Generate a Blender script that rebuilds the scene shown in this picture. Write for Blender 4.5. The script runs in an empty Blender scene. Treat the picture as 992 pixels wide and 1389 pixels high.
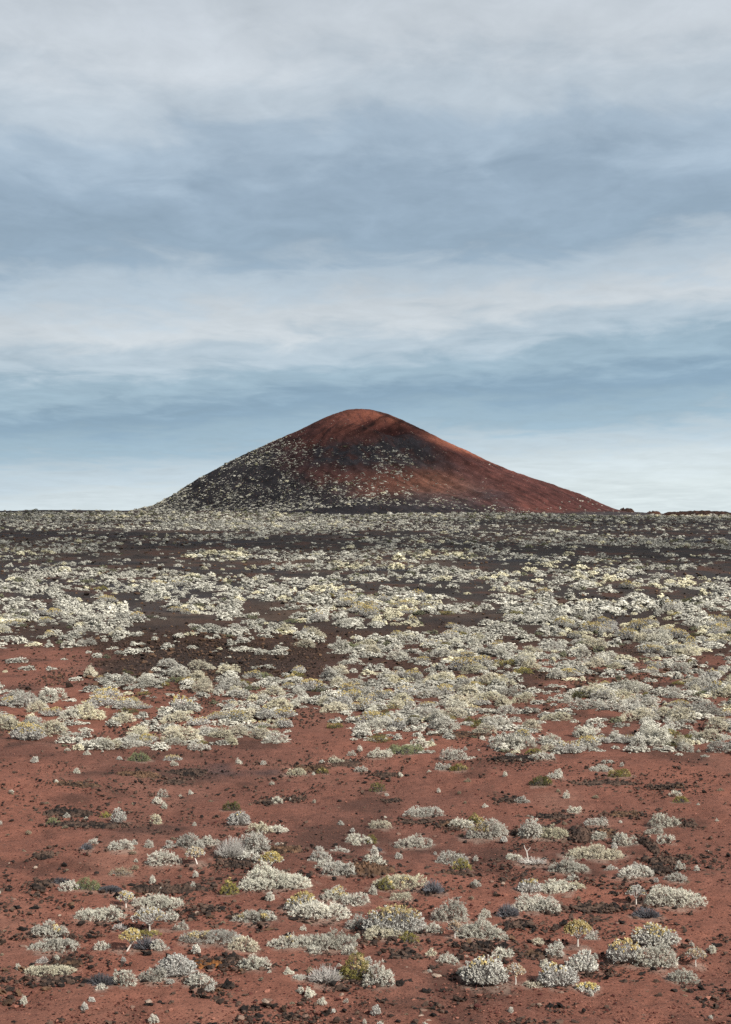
import bpy, math, random
import numpy as np
from mathutils import Vector

R0 = np.random.default_rng(7)
random.seed(7)
scene = bpy.context.scene
COL = scene.collection
F = 2200.0            # focal length in photo pixels (photo 992 x 1389)
CX, CY = 496.0, 694.5
EYE = 14.0            # camera height over the near ground

# ------------------------------------------------------------------ noise
_tab = np.random.default_rng(11).random((256, 256))
def vnoise(x, y):
    x = np.asarray(x, float); y = np.asarray(y, float)
    xi = np.floor(x).astype(int); yi = np.floor(y).astype(int)
    fx = x - xi; fy = y - yi
    fx = fx*fx*(3-2*fx); fy = fy*fy*(3-2*fy)
    a = _tab[xi & 255, yi & 255]; b = _tab[(xi+1) & 255, yi & 255]
    c = _tab[xi & 255, (yi+1) & 255]; d = _tab[(xi+1) & 255, (yi+1) & 255]
    return (a*(1-fx)+b*fx)*(1-fy) + (c*(1-fx)+d*fx)*fy
def fbm(x, y, o=4, ox=0.0):
    s = 0; a = .5; t = 0
    for i in range(o):
        s = s + a*vnoise(np.asarray(x)*2**i + 17.3*i + ox, np.asarray(y)*2**i + 9.1*i - ox)
        t += a; a *= .5
    return s/t
def sstep(a, b, x):
    t = np.clip((np.asarray(x, float)-a)/(b-a), 0, 1)
    return t*t*(3-2*t)

# ------------------------------------------------------------------ terrain
def ground_z(x, y):
    x = np.asarray(x, float); y = np.asarray(y, float)
    r = np.hypot(x, y)
    z = 13.2*sstep(180, 1060, r)+(fbm(x/70, y/200, 3, 23.0)-.5)*3.0*sstep(650, 950, r)*sstep(1600, 1150, r)
    z = z - sstep(1150, 3200, r)*60
    z = z - 1.3*sstep(60, 260, x)*sstep(500, 900, r) - .5*sstep(120, 300, -x)*sstep(500, 900, r)
    near = np.where(r < 40, (1-np.minimum(r, 40)/40)**2*12.4, 0)
    amp = sstep(30, 60, r)
    z = z + near
    z = z + amp*((fbm(x/26, y/26, 3)-.5)*1.5 + (fbm(x/7, y/7, 3, 5.0)-.5)*.5)*(1-.55*sstep(250, 700, r))
    # the low lava ridge beyond the red ground on the left, hollows in the pale belt
    z = z + 1.7*np.exp(-((x+17)/13)**2-((y-172)/9)**2)
    z = z - 1.4*np.exp(-((x+11)/10)**2-((y-226)/11)**2) - 1.5*np.exp(-((x-34)/10)**2-((y-212)/10)**2)
    return z + 2.2*np.exp(-((x+175)/110)**2-((y-1060)/120)**2)
_YS = np.concatenate([np.geomspace(38, 1000, 400), np.linspace(1003, 1120, 40)])
_PX = np.arange(-130, 1123, 2.0)
_DX = (_PX-CX)/F
_ZZ = ground_z(_DX[:, None]*_YS[None], np.broadcast_to(_YS[None], (len(_PX), len(_YS))))
_PY = CY-F*(_ZZ-EYE)/_YS[None]
def unproject(px, py):
    """the point of the ground seen at a photo pixel"""
    i = int(np.clip(round((px+130)/2), 0, len(_PX)-1)); col = _PY[i]
    k = int(np.argmax(col <= py))
    if col[k] > py: return None
    if k == 0: y, z = _YS[0], _ZZ[i, 0]
    else:
        t = (col[k-1]-py)/(col[k-1]-col[k]); y = _YS[k-1]+t*(_YS[k]-_YS[k-1]); z = _ZZ[i, k-1]+t*(_ZZ[i, k]-_ZZ[i, k-1])
    return np.array([(px-CX)/F*y, y, z])
def project(x, y, z):
    return CX+F*np.asarray(x)/np.asarray(y), CY-F*(np.asarray(z)-EYE)/np.asarray(y)

# ------------------------------------------------------------------ materials
def L(c):   # sRGB 0-255 to linear
    return tuple(((v/255)/12.92 if v/255 <= .04045 else ((v/255+.055)/1.055)**2.4) for v in c)
class NT:
    def __init__(s, tree): s.t = tree; tree.nodes.clear()
    def n(s, kind, **kw):
        nd = s.t.nodes.new(kind)
        for k, v in kw.items():
            if k.startswith('i_'):
                key = k[2:]; key = int(key) if key.isdigit() else key.replace('_', ' ')
                nd.inputs[key].default_value = v
            else: setattr(nd, k, v)
        return nd
    def l(s, a, b): s.t.links.new(a, b)
    def math(s, op, a, b=None, c=None, clamp=False):
        nd = s.t.nodes.new('ShaderNodeMath'); nd.operation = op; nd.use_clamp = clamp
        for i, v in enumerate((a, b, c)):
            if v is None: continue
            if isinstance(v, (int, float)): nd.inputs[i].default_value = v
            else: s.l(v, nd.inputs[i])
        return nd.outputs[0]
    def mixc(s, fac, a, b, mode='MIX'):
        nd = s.t.nodes.new('ShaderNodeMix'); nd.data_type = 'RGBA'; nd.blend_type = mode
        for sock, v in ((nd.inputs[0], fac), (nd.inputs[6], a), (nd.inputs[7], b)):
            if isinstance(v, (int, float)): sock.default_value = v
            elif isinstance(v, tuple): sock.default_value = (*v[:3], 1)
            else: s.l(v, sock)
        return nd.outputs[2]
    def ramp(s, fac, stops, interp='LINEAR'):
        nd = s.t.nodes.new('ShaderNodeValToRGB'); cr = nd.color_ramp; cr.interpolation = interp
        while len(cr.elements) < len(stops): cr.elements.new(.5)
        for e, (p, c) in zip(cr.elements, stops):
            e.position = p; e.color = (*c[:3], 1) if isinstance(c, tuple) else (c, c, c, 1)
        s.l(fac, nd.inputs[0]); return nd.outputs[0]

def leaf_material(name, base, tip, spread=.35, transl=.25, hue=0.006):
    """leaf colour mixed base..tip by the leaf's own random value, brightness by the tint attribute"""
    m = bpy.data.materials.new(name); m.use_nodes = True; T = NT(m.node_tree)
    at = T.n('ShaderNodeAttribute', attribute_name='tint')
    sep = T.n('ShaderNodeSeparateColor'); T.l(at.outputs['Color'], sep.inputs[0])
    oi = T.n('ShaderNodeObjectInfo')
    col = T.mixc(T.math('MULTIPLY_ADD', oi.outputs['Random'], .5, T.math('MULTIPLY', sep.outputs[1], .5)), base, tip)
    v = T.math('MULTIPLY_ADD', sep.outputs[0], spread*2, 1-spread)
    v2 = T.math('MULTIPLY_ADD', T.math('FRACT', T.math('MULTIPLY', oi.outputs['Random'], 7.31)), .30, .83)
    v = T.math('MULTIPLY', v, v2)
    hs = T.n('ShaderNodeHueSaturation'); T.l(col, hs.inputs['Color']); T.l(v, hs.inputs['Value'])
    T.l(T.math('MULTIPLY_ADD', oi.outputs['Random'], hue*2, .5-hue), hs.inputs['Hue'])
    d = T.n('ShaderNodeBsdfPrincipled', i_Roughness=.75); d.inputs['Specular IOR Level'].default_value = .2
    T.l(hs.outputs[0], d.inputs['Base Color'])
    out = T.n('ShaderNodeOutputMaterial')
    if transl:
        tr = T.n('ShaderNodeBsdfTranslucent'); T.l(hs.outputs[0], tr.inputs['Color'])
        mx = T.n('ShaderNodeMixShader', i_0=transl); T.l(d.outputs[0], mx.inputs[1]); T.l(tr.outputs[0], mx.inputs[2])
        T.l(mx.outputs[0], out.inputs[0])
    else: T.l(d.outputs[0], out.inputs[0])
    return m
M = {}
M['silver'] = leaf_material('silver_leaf', (.55, .535, .485), (.67, .64, .53), .32, .12)
M['silver_dull'] = leaf_material('dull_silver_leaf', (.40, .39, .355), (.55, .52, .43), .36, .12)
M['silver_cream'] = leaf_material('cream_silver_leaf', (.53, .495, .40), (.64, .59, .43), .34, .12)
M['wispy'] = leaf_material('grey_leaf', (.54, .53, .50), (.64, .615, .54), .34, .12)
M['yellow'] = leaf_material('yellow_tip', (.62, .53, .30), (.62, .48, .17), .28)
M['pink'] = leaf_material('pinkish_tip', (.62, .46, .36), (.62, .54, .34), .28)
M['green'] = leaf_material('green_leaf', (.20, .22, .11), (.33, .34, .19), .4)
M['lime'] = leaf_material('yellow_green_leaf', (.20, .18, .065), (.38, .33, .10), .4)
M['olive'] = leaf_material('dark_olive_leaf', (.075, .075, .035), (.20, .19, .075), .45)
M['buff'] = leaf_material('dry_buff_leaf', (.28, .22, .155), (.38, .32, .235), .3)
M['twig_white'] = leaf_material('bleached_twig', (.38, .355, .33), (.50, .47, .43), .3, 0)
M['twig_grey'] = leaf_material('grey_twig', (.27, .25, .23), (.42, .40, .37), .3, 0)
M['twig_brown_shaded'] = leaf_material('shaded_brown_twig', (.10, .085, .07), (.19, .165, .14), .3, 0)  # brown-grey twigs, darkened so the gaps inside cushions look shaded
M['twig_dark'] = leaf_material('dark_twig', (.055, .053, .058), (.15, .15, .165), .4, 0)
M['bark'] = leaf_material('white_bark', (.58, .53, .47), (.66, .62, .57), .18, 0)
M['orange'] = leaf_material('orange_lichen', (.28, .10, .025), (.34, .16, .04), .3, 0)

def rock_material(name, dark, light, scale=9.0):
    m = bpy.data.materials.new(name); m.use_nodes = True; T = NT(m.node_tree)
    tc = T.n('ShaderNodeTexCoord'); oi = T.n('ShaderNodeObjectInfo')
    at = T.n('ShaderNodeAttribute', attribute_name='tint')
    sep = T.n('ShaderNodeSeparateColor'); T.l(at.outputs['Color'], sep.inputs[0])
    nz = T.n('ShaderNodeTexNoise', i_Scale=scale, i_Detail=6.0, i_Roughness=.7); T.l(tc.outputs['Object'], nz.inputs['Vector'])
    f = T.math('ADD', T.math('MULTIPLY', nz.outputs['Fac'], .9), T.math('MULTIPLY_ADD', sep.outputs[0], .7, -.35))
    f = T.math('ADD', f, T.math('MULTIPLY_ADD', oi.outputs['Random'], .3, -.15))
    col = T.ramp(f, [(.25, dark), (.55, tuple(a*.5+b*.5 for a, b in zip(dark, light))), (.85, light)])
    d = T.n('ShaderNodeBsdfPrincipled', i_Roughness=.9); d.inputs['Specular IOR Level'].default_value = .25
    T.l(col, d.inputs['Base Color'])
    bp = T.n('ShaderNodeBump', i_Strength=.9, i_Distance=.03); T.l(nz.outputs['Fac'], bp.inputs['Height']); T.l(bp.outputs[0], d.inputs['Normal'])
    out = T.n('ShaderNodeOutputMaterial'); T.l(d.outputs[0], out.inputs[0])
    return m
M['lava'] = rock_material('lava_clinker', (.012, .009, .008), (.10, .062, .045))
M['lava_brown'] = rock_material('brown_lava', (.018, .011, .008), (.15, .085, .05))
M['cinder'] = rock_material('red_cinder', (.075, .022, .018), (.30, .13, .09), 14)
M['stone'] = rock_material('pale_stone', (.20, .12, .09), (.46, .36, .28), 12)
M['far_rock'] = rock_material('rust_brown_rock', (.015, .008, .006), (.12, .05, .028), .35)

def earth_material(name, fine, bumpd, far=False):
    """soil: pigment attribute broken up by clods, grit and specks"""
    m = bpy.data.materials.new(name); m.use_nodes = True; T = NT(m.node_tree)
    tc = T.n('ShaderNodeTexCoord'); at = T.n('ShaderNodeAttribute', attribute_name='pigment')
    def noise(sc, det=5.0, ro=.6):
        nd = T.n('ShaderNodeTexNoise', i_Scale=sc, i_Detail=det, i_Roughness=ro); T.l(tc.outputs['Object'], nd.inputs['Vector']); return nd.outputs['Fac']
    n1 = noise(fine*.06); n2 = noise(fine*.45, 6.0, .7); n3 = noise(fine*2.6, 4.0, .75)
    v = T.math('MULTIPLY_ADD', n1, .55, .72)
    v = T.math('MULTIPLY', v, T.math('MULTIPLY_ADD', n2, 1.25, .40))
    v = T.math('MULTIPLY', v, T.math('MULTIPLY_ADD', n3, 1.3, .35))
    col = T.mixc(1.0, at.outputs['Color'], v, 'MULTIPLY')
    cmb = T.n('ShaderNodeCombineColor'); 
    for i in range(3): T.l(v, cmb.inputs[i])
    col = T.mixc(1.0, at.outputs['Color'], cmb.outputs[0], 'MULTIPLY')
    vo = T.n('ShaderNodeTexVoronoi', i_Scale=fine*1.9); T.l(tc.outputs['Object'], vo.inputs['Vector'])
    speck = T.math('LESS_THAN', vo.outputs['Distance'], .30)
    pick = T.n('ShaderNodeSeparateColor'); T.l(vo.outputs['Color'], pick.inputs[0])
    dk = T.math('MULTIPLY', speck, T.math('GREATER_THAN', pick.outputs[0], .58))
    lt = T.math('MULTIPLY', speck, T.math('GREATER_THAN', pick.outputs[1], .90))
    col = T.mixc(T.math('MULTIPLY', dk, .75), col, (.022, .014, .012))
    col = T.mixc(T.math('MULTIPLY', lt, .55), col, (.27, .14, .11))
    d = T.n('ShaderNodeBsdfPrincipled', i_Roughness=.95); d.inputs['Specular IOR Level'].default_value = .15
    T.l(col, d.inputs['Base Color'])
    h = T.math('ADD', T.math('MULTIPLY', n2, .8), T.math('MULTIPLY', n3, .5))
    h = T.math('ADD', h, T.math('MULTIPLY', dk, .15))
    bp = T.n('ShaderNodeBump', i_Strength=.8, i_Distance=bumpd); T.l(h, bp.inputs['Height']); T.l(bp.outputs[0], d.inputs['Normal'])
    out = T.n('ShaderNodeOutputMaterial'); T.l(d.outputs[0], out.inputs[0])
    return m
M['ground'] = earth_material('red_cinder_soil', 4.5, .10)
M['cone'] = earth_material('volcano_cinder', .55, .7)

# ------------------------------------------------------------------ mesh building
def mesh_from(name, V, Fc, mat, tint=None, smooth=False, pigment=None):
    me = bpy.data.meshes.new(name)
    V = np.asarray(V, np.float32); Fc = np.asarray(Fc, np.int32); k = Fc.shape[1]
    me.vertices.add(len(V)); me.vertices.foreach_set('co', V.ravel())
    me.loops.add(Fc.size); me.loops.foreach_set('vertex_index', Fc.ravel())
    me.polygons.add(len(Fc)); me.polygons.foreach_set('loop_start', np.arange(0, Fc.size, k, dtype=np.int32))
    me.update(calc_edges=True)
    me.polygons.foreach_set('use_smooth', np.full(len(Fc), smooth, bool))
    if tint is not None:
        a = me.color_attributes.new('tint', 'FLOAT_COLOR', 'POINT')
        t = np.zeros((len(V), 4), np.float32); t[:, :2] = tint; t[:, 3] = 1; a.data.foreach_set('color', t.ravel())
    if pigment is not None:
        a = me.color_attributes.new('pigment', 'FLOAT_COLOR', 'POINT')
        t = np.ones((len(V), 4), np.float32); t[:, :3] = pigment; a.data.foreach_set('color', t.ravel())
    me.materials.append(mat)
    return me
def link(name, data, parent=None, loc=None):
    o = bpy.data.objects.new(name, data); COL.objects.link(o)
    if parent is not None: o.parent = parent
    if loc is not None: o.location = loc
    return o
class Bag:
    """collects quads (or triangles) with a tint pair per vertex"""
    def __init__(s): s.V = []; s.F = []; s.T = []; s.n = 0
    def add(s, V, Fc, T):
        s.V.append(np.asarray(V)); s.F.append(np.asarray(Fc)+s.n); s.T.append(np.broadcast_to(np.asarray(T, float), (len(V), 2))); s.n += len(V)
    def data(s): return np.concatenate(s.V), np.concatenate(s.F), np.concatenate(s.T)
    def mesh(s, name, mat): 
        if not s.V: return None
        V, Fc, T = s.data(); return mesh_from(name, V, Fc, mat, T)
def unit(v): return v/np.maximum(np.linalg.norm(v, axis=-1, keepdims=True), 1e-9)
def leaves(bag, C, N, n, Lg, Wd, rng, spread=1.0, tip=(0, 1), tinted=None):
    """n little pointed leaves sprouting at each centre C about its axis N"""
    k = len(C)
    if not k: return
    C = np.repeat(C, n, 0); A = np.repeat(N, n, 0)
    D = unit(A + spread*unit(rng.normal(size=A.shape))*rng.uniform(.3, 1.15, (len(A), 1)))
    S = unit(np.cross(D, rng.normal(size=D.shape)))
    ln = Lg*rng.uniform(.65, 1.3, (len(C), 1)); wd = Wd*rng.uniform(.7, 1.3, (len(C), 1))
    V = np.stack([C, C+D*ln*.55+S*wd, C+D*ln, C+D*ln*.55-S*wd], 1).reshape(-1, 3)
    Fc = np.arange(len(V)).reshape(-1, 4)
    b = np.repeat(tinted if tinted is not None else rng.random(k), n) if True else 0
    b = np.clip(b*.6+rng.random(len(C))*.4, 0, 1)
    q = np.repeat(rng.uniform(tip[0], tip[1], k), n)
    bag.add(V, Fc, np.repeat(np.stack([b, q], 1), 4, 0))
def domes(bag, C, N, n, R, w, rng, tip=(0, 1), tinted=None, jit=.45):
    """each centre C carries a little rosette head: n leaf faces shingled over a small dome facing N"""
    k = len(C)
    if not k: return
    Rk = R*rng.uniform(.7, 1.3, (k, 1))
    Cr = np.repeat(C, n, 0); A = np.repeat(N, n, 0); Rr = np.repeat(Rk, n, 0)
    D = unit(A*.75+unit(rng.normal(size=A.shape)))
    nrm = unit(D+rng.normal(size=D.shape)*jit)
    U = unit(np.cross(nrm, rng.normal(size=D.shape))); W = np.cross(nrm, U)
    a = w*(Rr/R)*rng.uniform(.7, 1.3, (len(Cr), 1)); b = a*rng.uniform(.45, .75, (len(Cr), 1))
    P0 = Cr+D*Rr
    V = np.stack([P0-U*a, P0+W*b, P0+U*a, P0-W*b], 1).reshape(-1, 3)
    Fc = np.arange(len(V)).reshape(-1, 4)
    t = np.repeat(tinted if tinted is not None else rng.random(k), n)
    t = np.clip(t*.7+rng.random(len(Cr))*.3, 0, 1)
    q = np.repeat(rng.uniform(tip[0], tip[1], k), n)
    bag.add(V, Fc, np.repeat(np.stack([t, q], 1), 4, 0))
def tubes(bag, P, r0, r1, rng, sides=3):
    """P: (k, m, 3) polylines; radius r0 at the start to r1 at the end"""
    P = np.asarray(P, float); k, m, _ = P.shape
    r0 = np.broadcast_to(np.asarray(r0, float), (k,)); r1 = np.broadcast_to(np.asarray(r1, float), (k,))
    D = np.zeros_like(P); D[:, 1:-1] = P[:, 2:]-P[:, :-2]; D[:, 0] = P[:, 1]-P[:, 0]; D[:, -1] = P[:, -1]-P[:, -2]
    D = unit(D); ref = np.where(np.abs(D[..., 2:3]) > .9, np.array([1., 0, 0]), np.array([0, 0, 1.]))
    U = unit(np.cross(D, ref)); W = np.cross(D, U)
    t = np.linspace(0, 1, m)
    rad = (r0[:, None]*(1-t)+r1[:, None]*t)[..., None]
    rings = [P+rad*(U*math.cos(a)+W*math.sin(a)) for a in np.arange(sides)*2*math.pi/sides]
    V = np.stack(rings, 2)          # k,m,sides,3
    idx = np.arange(k*m*sides).reshape(k, m, sides)
    nx = np.roll(idx, -1, 2)
    Fc = np.stack([idx[:, :-1], nx[:, :-1], nx[:, 1:], idx[:, 1:]], -1).reshape(-1, 4)
    tn = np.repeat(np.stack([rng.random(k), rng.random(k)], 1), m*sides, 0)
    bag.add(V.reshape(-1, 3), Fc, tn)
def arcs(A, B, rng, bow=.18, m=4):
    """gently bowed polylines from A to B, outward first then up"""
    t = np.linspace(0, 1, m)[None, :, None]
    mid = A*.5+B*.5; mid = mid+rng.normal(size=A.shape)*bow*np.linalg.norm(B-A, axis=1, keepdims=True)*.5
    mid[:, 2] -= bow*.35*np.linalg.norm(B-A, axis=1)
    A = A[:, None]; B = B[:, None]; mid = mid[:, None]
    return (1-t)**2*A+2*t*(1-t)*mid+t*t*B

def lobe_points(W, D, H, n, rng, lobes=None):
    """points with outward normals over the top of a lumpy cushion made of several overlapping mounds"""
    if lobes is None: lobes = int(np.clip(round(W/H*1.9), 2, 11))
    Ls = []
    for i in range(lobes):
        u = (i+.5)/lobes*2-1
        rx = W/2*rng.uniform(.26, .50)*(1.3 if lobes < 4 else 1.1)
        ry = min(D/2, rx*1.2)*rng.uniform(.62, .95)
        cx = u*(W/2-rx*.55)+rng.normal()*W*.03
        cy = rng.uniform(-1, 1)*max(D/2-ry, D*.16)
        hz = H*rng.uniform(.5, 1.0)*(1-.35*abs(u))
        Ls.append((cx, cy, rx, ry, hz))
    Ls = np.array(Ls); Ls[:, 4] *= H/Ls[:, 4].max()
    out_p = []; out_n = []
    area = Ls[:, 2]*Ls[:, 3]+Ls[:, 2]*Ls[:, 4]
    pick = rng.choice(lobes, size=n*2, p=area/area.sum())
    d = unit(rng.normal(size=(n*2, 3))); d[:, 2] = np.abs(d[:, 2])*1.0-.06
    d = unit(d)
    q = Ls[pick]
    rad = 1+rng.normal(size=(n*2, 1))*.11
    P = d*np.stack([q[:, 2], q[:, 3], q[:, 4]], 1)*rad; P[:, 0] += q[:, 0]; P[:, 1] += q[:, 1]
    N = unit(d/np.stack([q[:, 2], q[:, 3], q[:, 4]], 1))
    keep = np.ones(len(P), bool)
    for j in range(lobes):
        c = Ls[j]
        ins = ((P[:, 0]-c[0])/c[2])**2+((P[:, 1]-c[1])/c[3])**2+(P[:, 2]/c[4])**2
        keep &= (ins > .72) | (pick == j)
    P = P[keep][:n]; N = N[keep][:n]
    P[:, 2] = np.maximum(P[:, 2], .02*H)
    return P, N, Ls

PX = 1.0
def make_cushion(W, H, rng, dens=1.0, leafmat='silver', yellow=0.0, tl=.044, D=None, tipmat='yellow', stem='twig_brown_shaded', nl=17, leaf=.27):
    """leafy cushion: returns {part: mesh}"""
    D = D or W*rng.uniform(.55, .75)
    n = int(np.clip(dens*(W*D*.9+W*H*1.6)/(tl*tl)*.40, 50, 1700))
    P, N, Ls = lobe_points(W, D, H, n, rng)
    fo = Bag(); st = Bag(); fl = Bag()
    # brightness varies clump by clump
    b = fbm(P[:, 0]/.16+rng.random()*50, P[:, 1]/.16+P[:, 2]/.16, 2)
    b = np.clip((b-.5)*1.9+.55, 0, 1)
    isy = (fbm(P[:, 0]/(.45*W)+rng.random()*90, P[:, 1]/(.45*W)+3, 2) < yellow*.62+.2) & (P[:, 2] > .42*H) & (rng.random(len(P)) < .25+yellow) if yellow > 0 else np.zeros(len(P), bool)
    N2 = unit(N+np.array([0, 0, .35]))
    domes(fo, P[~isy], N2[~isy], nl, tl*.95, tl*leaf, rng, (0, .9), b[~isy], .5)
    leaves(fo, P[~isy], N2[~isy], 7, tl*1.9, tl*.12, rng, .9, (0, .9), b[~isy])
    if isy.any(): domes(fl, P[isy], N2[isy], nl, tl*.9, tl*.38, rng, (0, 1), b[isy], .6)
    inner = P[rng.random(len(P)) < .55]; 
    k = min(len(P), int(36+n*.12)); s = rng.choice(len(P), k, replace=False)
    base = P[s]*np.array([.55, .55, 0]); 
    tubes(st, arcs(base, P[s]*.97, rng), .0095, .004, rng)
    # dry inner twiglets
    s2 = rng.choice(len(P), min(len(P), int(n*.5)), replace=False)
    a = P[s2]*np.array([.86, .86, .62]); e = P[s2]*.985
    tubes(st, np.stack([a, e], 1), .0065, .004, rng)
    return {'foliage': fo.mesh('foliage', M[leafmat]), 'flower_heads': fl.mesh('flower_heads', M[tipmat]), 'stems': st.mesh('stems', M[stem])}

def make_spurge(W, H, rng, yellow=.6, leafmat='wispy', twig='twig_grey', tipmat='yellow', tuft=True, D=None, dens=1.0, thick=1.0, bow=.16):
    """dome of upright radiating twigs, each ending in a small rosette; yellow where it crests"""
    D = D or W*.75
    n = int(np.clip(dens*W*D*.785/.0030, 80, 620))
    a = rng.random(n)*2*math.pi; r = np.sqrt(rng.random(n))
    th = r*1.42
    E = np.stack([np.sin(th)*np.cos(a)*W/2, np.sin(th)*np.sin(a)*D/2, np.cos(th)*H*.93+.07*H], 1)*rng.uniform(.86, 1.06, (n, 1))
    bump = 1+.22*(fbm(E[:, 0]/(.35*W)+rng.random()*40, E[:, 1]/(.35*W), 2)-.5)*2
    E *= bump[:, None]; E[:, 2] = np.maximum(E[:, 2], .05*H)
    A = E*np.array([.30, .30, 0])
    st = Bag(); fo = Bag(); fl = Bag()
    tubes(st, arcs(A, E, rng, bow), .010*thick, .0045*thick, rng)
    # side twigs
    k = int(n*.9); s = rng.integers(0, n, k); f = rng.uniform(.45, .85, (k, 1))
    S0 = A[s]*(1-f)+E[s]*f; S0[:, 2] = E[s][:, 2]*f[:, 0]*.92
    S1 = S0+unit(unit(E[s]-A[s])+rng.normal(size=(k, 3))*.45)*W*.10
    tubes(st, np.stack([S0, S1], 1), .006*thick, .0035*thick, rng)
    S1[:, 2] = np.maximum(S1[:, 2], .02)
    if tuft:
        N = unit(E*np.array([1, 1, 1.3])+np.array([0, 0, .2*H]))
        crest = E[:, 2]/H
        isy = rng.random(n) < np.clip((crest-.70+yellow*.35)*2.2, 0, 1)*min(1, yellow*1.6)
        leaves(fo, E[~isy], N[~isy], 9, .062, .014, rng, .8); domes(fo, E[~isy], N[~isy], 5, .03, .026, rng)
        NS = unit(S1-S0); leaves(fo, S1, NS, 6, .048, .010, rng, .8)
        leaves(fl, E[isy], N[isy], 9, .062, .015, rng, .75); domes(fl, E[isy], N[isy], 6, .03, .028, rng)
    return {'foliage': fo.mesh('foliage', M[leafmat]), 'flower_heads': fl.mesh('flower_heads', M[tipmat]), 'stems': st.mesh('stems', M[twig])}

def make_candelabra(W, H, rng, lean=0.0, yellow=.8, trunk=.34, tipmat='yellow'):
    """bare white trunk, fan of forking branches, flat umbrella crown"""
    tk = Bag(); br = Bag(); cr = Bag(); fl = Bag()
    top = np.array([lean*W, 0, trunk*H])
    tubes(tk, arcs(np.array([[0, 0, -.03]]), top[None], rng, .12, 6), .038*H/.9, .028*H/.9, rng, 7)
    n = int(np.clip(W*W/.0058, 60, 210))
    a = rng.random(n)*2*math.pi; r = np.sqrt(rng.random(n))
    E = np.stack([r*np.cos(a)*W/2+top[0], r*np.sin(a)*W*.46, H*(.97-.40*r**2.2)], 1)*rng.uniform(.95, 1.04, (n, 1))
    # main limbs, then forks
    nl = 9; la = np.arange(nl)*2*math.pi/nl+rng.random()*6
    LP = np.stack([np.cos(la)*W*.17+top[0], np.sin(la)*W*.16, np.full(nl, trunk*H+(1-trunk)*H*.34)], 1)
    tubes(br, arcs(np.repeat(top[None], nl, 0), LP, rng, .12), .021*H/.9, .014*H/.9, rng, 5)
    d = ((E[:, None, :2]-LP[None, :, :2])**2).sum(-1); who = d.argmin(1)
    MP = LP[who]*.45+E*.55+rng.normal(size=E.shape)*W*.015
    tubes(br, arcs(LP[who], MP, rng, .15), .011*H/.9, .008*H/.9, rng)
    tubes(br, np.stack([MP, E], 1), .008*H/.9, .006*H/.9, rng)
    E2 = MP+unit(E-MP+rng.normal(size=E.shape)*W*.08)*np.linalg.norm(E-MP, axis=1, keepdims=True)*.9
    tubes(br, np.stack([MP, E2], 1), .0075*H/.9, .005*H/.9, rng)
    N = unit(E-np.array([top[0], 0, trunk*H*.6])+np.array([0, 0, .3*H]))
    for pts in (E, E2):
        isy = rng.random(n) < yellow*np.clip((pts[:, 2]/H-.42)*3.2, .1, 1)
        leaves(cr, pts[~isy], N[~isy], 9, .060, .011, rng, .75)
        leaves(fl, pts[isy], N[isy], 10, .060, .013, rng, .75); domes(fl, pts[isy], N[isy], 5, .028, .027, rng)
    return {'trunk': tk.mesh('trunk', M['bark']), 'branches': br.mesh('branches', M['twig_white']),
            'crown': cr.mesh('crown', M['wispy']), 'flower_heads': fl.mesh('flower_heads', M[tipmat])}

def make_deadwood(W, H, rng):
    """tangle of bleached twigs lying over the ground with one antler-like branch up"""
    st = Bag(); an = Bag()
    n = 150
    a = rng.random(n)*2*math.pi
    E = np.stack([np.cos(a)*W/2*rng.uniform(.4, 1, n), np.sin(a)*W*.3*rng.uniform(.4, 1, n), H*.55*rng.uniform(.05, 1, n)], 1)
    A = E*np.array([.2, .2, 0])+np.array([W*.1, 0, .01])
    tubes(st, arcs(A, E, rng, .5, 5), .012, .005, rng)
    H = H*1.5
    p = np.array([[[-.1*W, 0, 0], [-.14*W, 0, H*.5], [-.16*W, .02, H*.8]], [[-.16*W, .02, H*.8], [-.22*W, .02, H*1.05], [-.24*W, .03, H*1.25]],
                  [[-.16*W, .02, H*.8], [-.10*W, .0, H*.95], [-.05*W, 0, H*1.1]]])
    tubes(an, p, [.035, .024, .022], [.026, .012, .012], rng, 5)
    return {'twigs': st.mesh('twigs', M['twig_white']), 'branch': an.mesh('branch', M['bark'])}

# rocks -----------------------------------------------------------------
def ico():
    import bmesh
    bm = bmesh.new(); bmesh.ops.create_icosphere(bm, subdivisions=1, radius=1)
    V = np.array([v.co[:] for v in bm.verts]); Fc = np.array([[v.index for v in f.verts] for f in bm.faces]); bm.free()
    return V, Fc
def ico2():
    import bmesh
    bm = bmesh.new(); bmesh.ops.create_icosphere(bm, subdivisions=2, radius=1)
    V = np.array([v.co[:] for v in bm.verts]); Fc = np.array([[v.index for v in f.verts] for f in bm.faces]); bm.free()
    return V, Fc
IV, IF = ico(); JV, JF = ico2()
def jagged(V, rng, amp=.45, flat=.75):
    P = V*(1+rng.normal(size=(len(V), 1))*amp*.5)
    ax = unit(rng.normal(size=3)); c = rng.uniform(.35, .7)
    for _ in range(3):                       # knock off a few flat faces
        ax = unit(rng.normal(size=3)); h = P@ax; c = rng.uniform(.45, .8)
        P = P-np.maximum(h-c, 0)[:, None]*ax
    P = P*np.array([rng.uniform(.8, 1.3), rng.uniform(.7, 1.1), flat*rng.uniform(.7, 1.1)])
    return P
LUMPS = [jagged(IV, R0, .55) for _ in range(24)]
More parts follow.
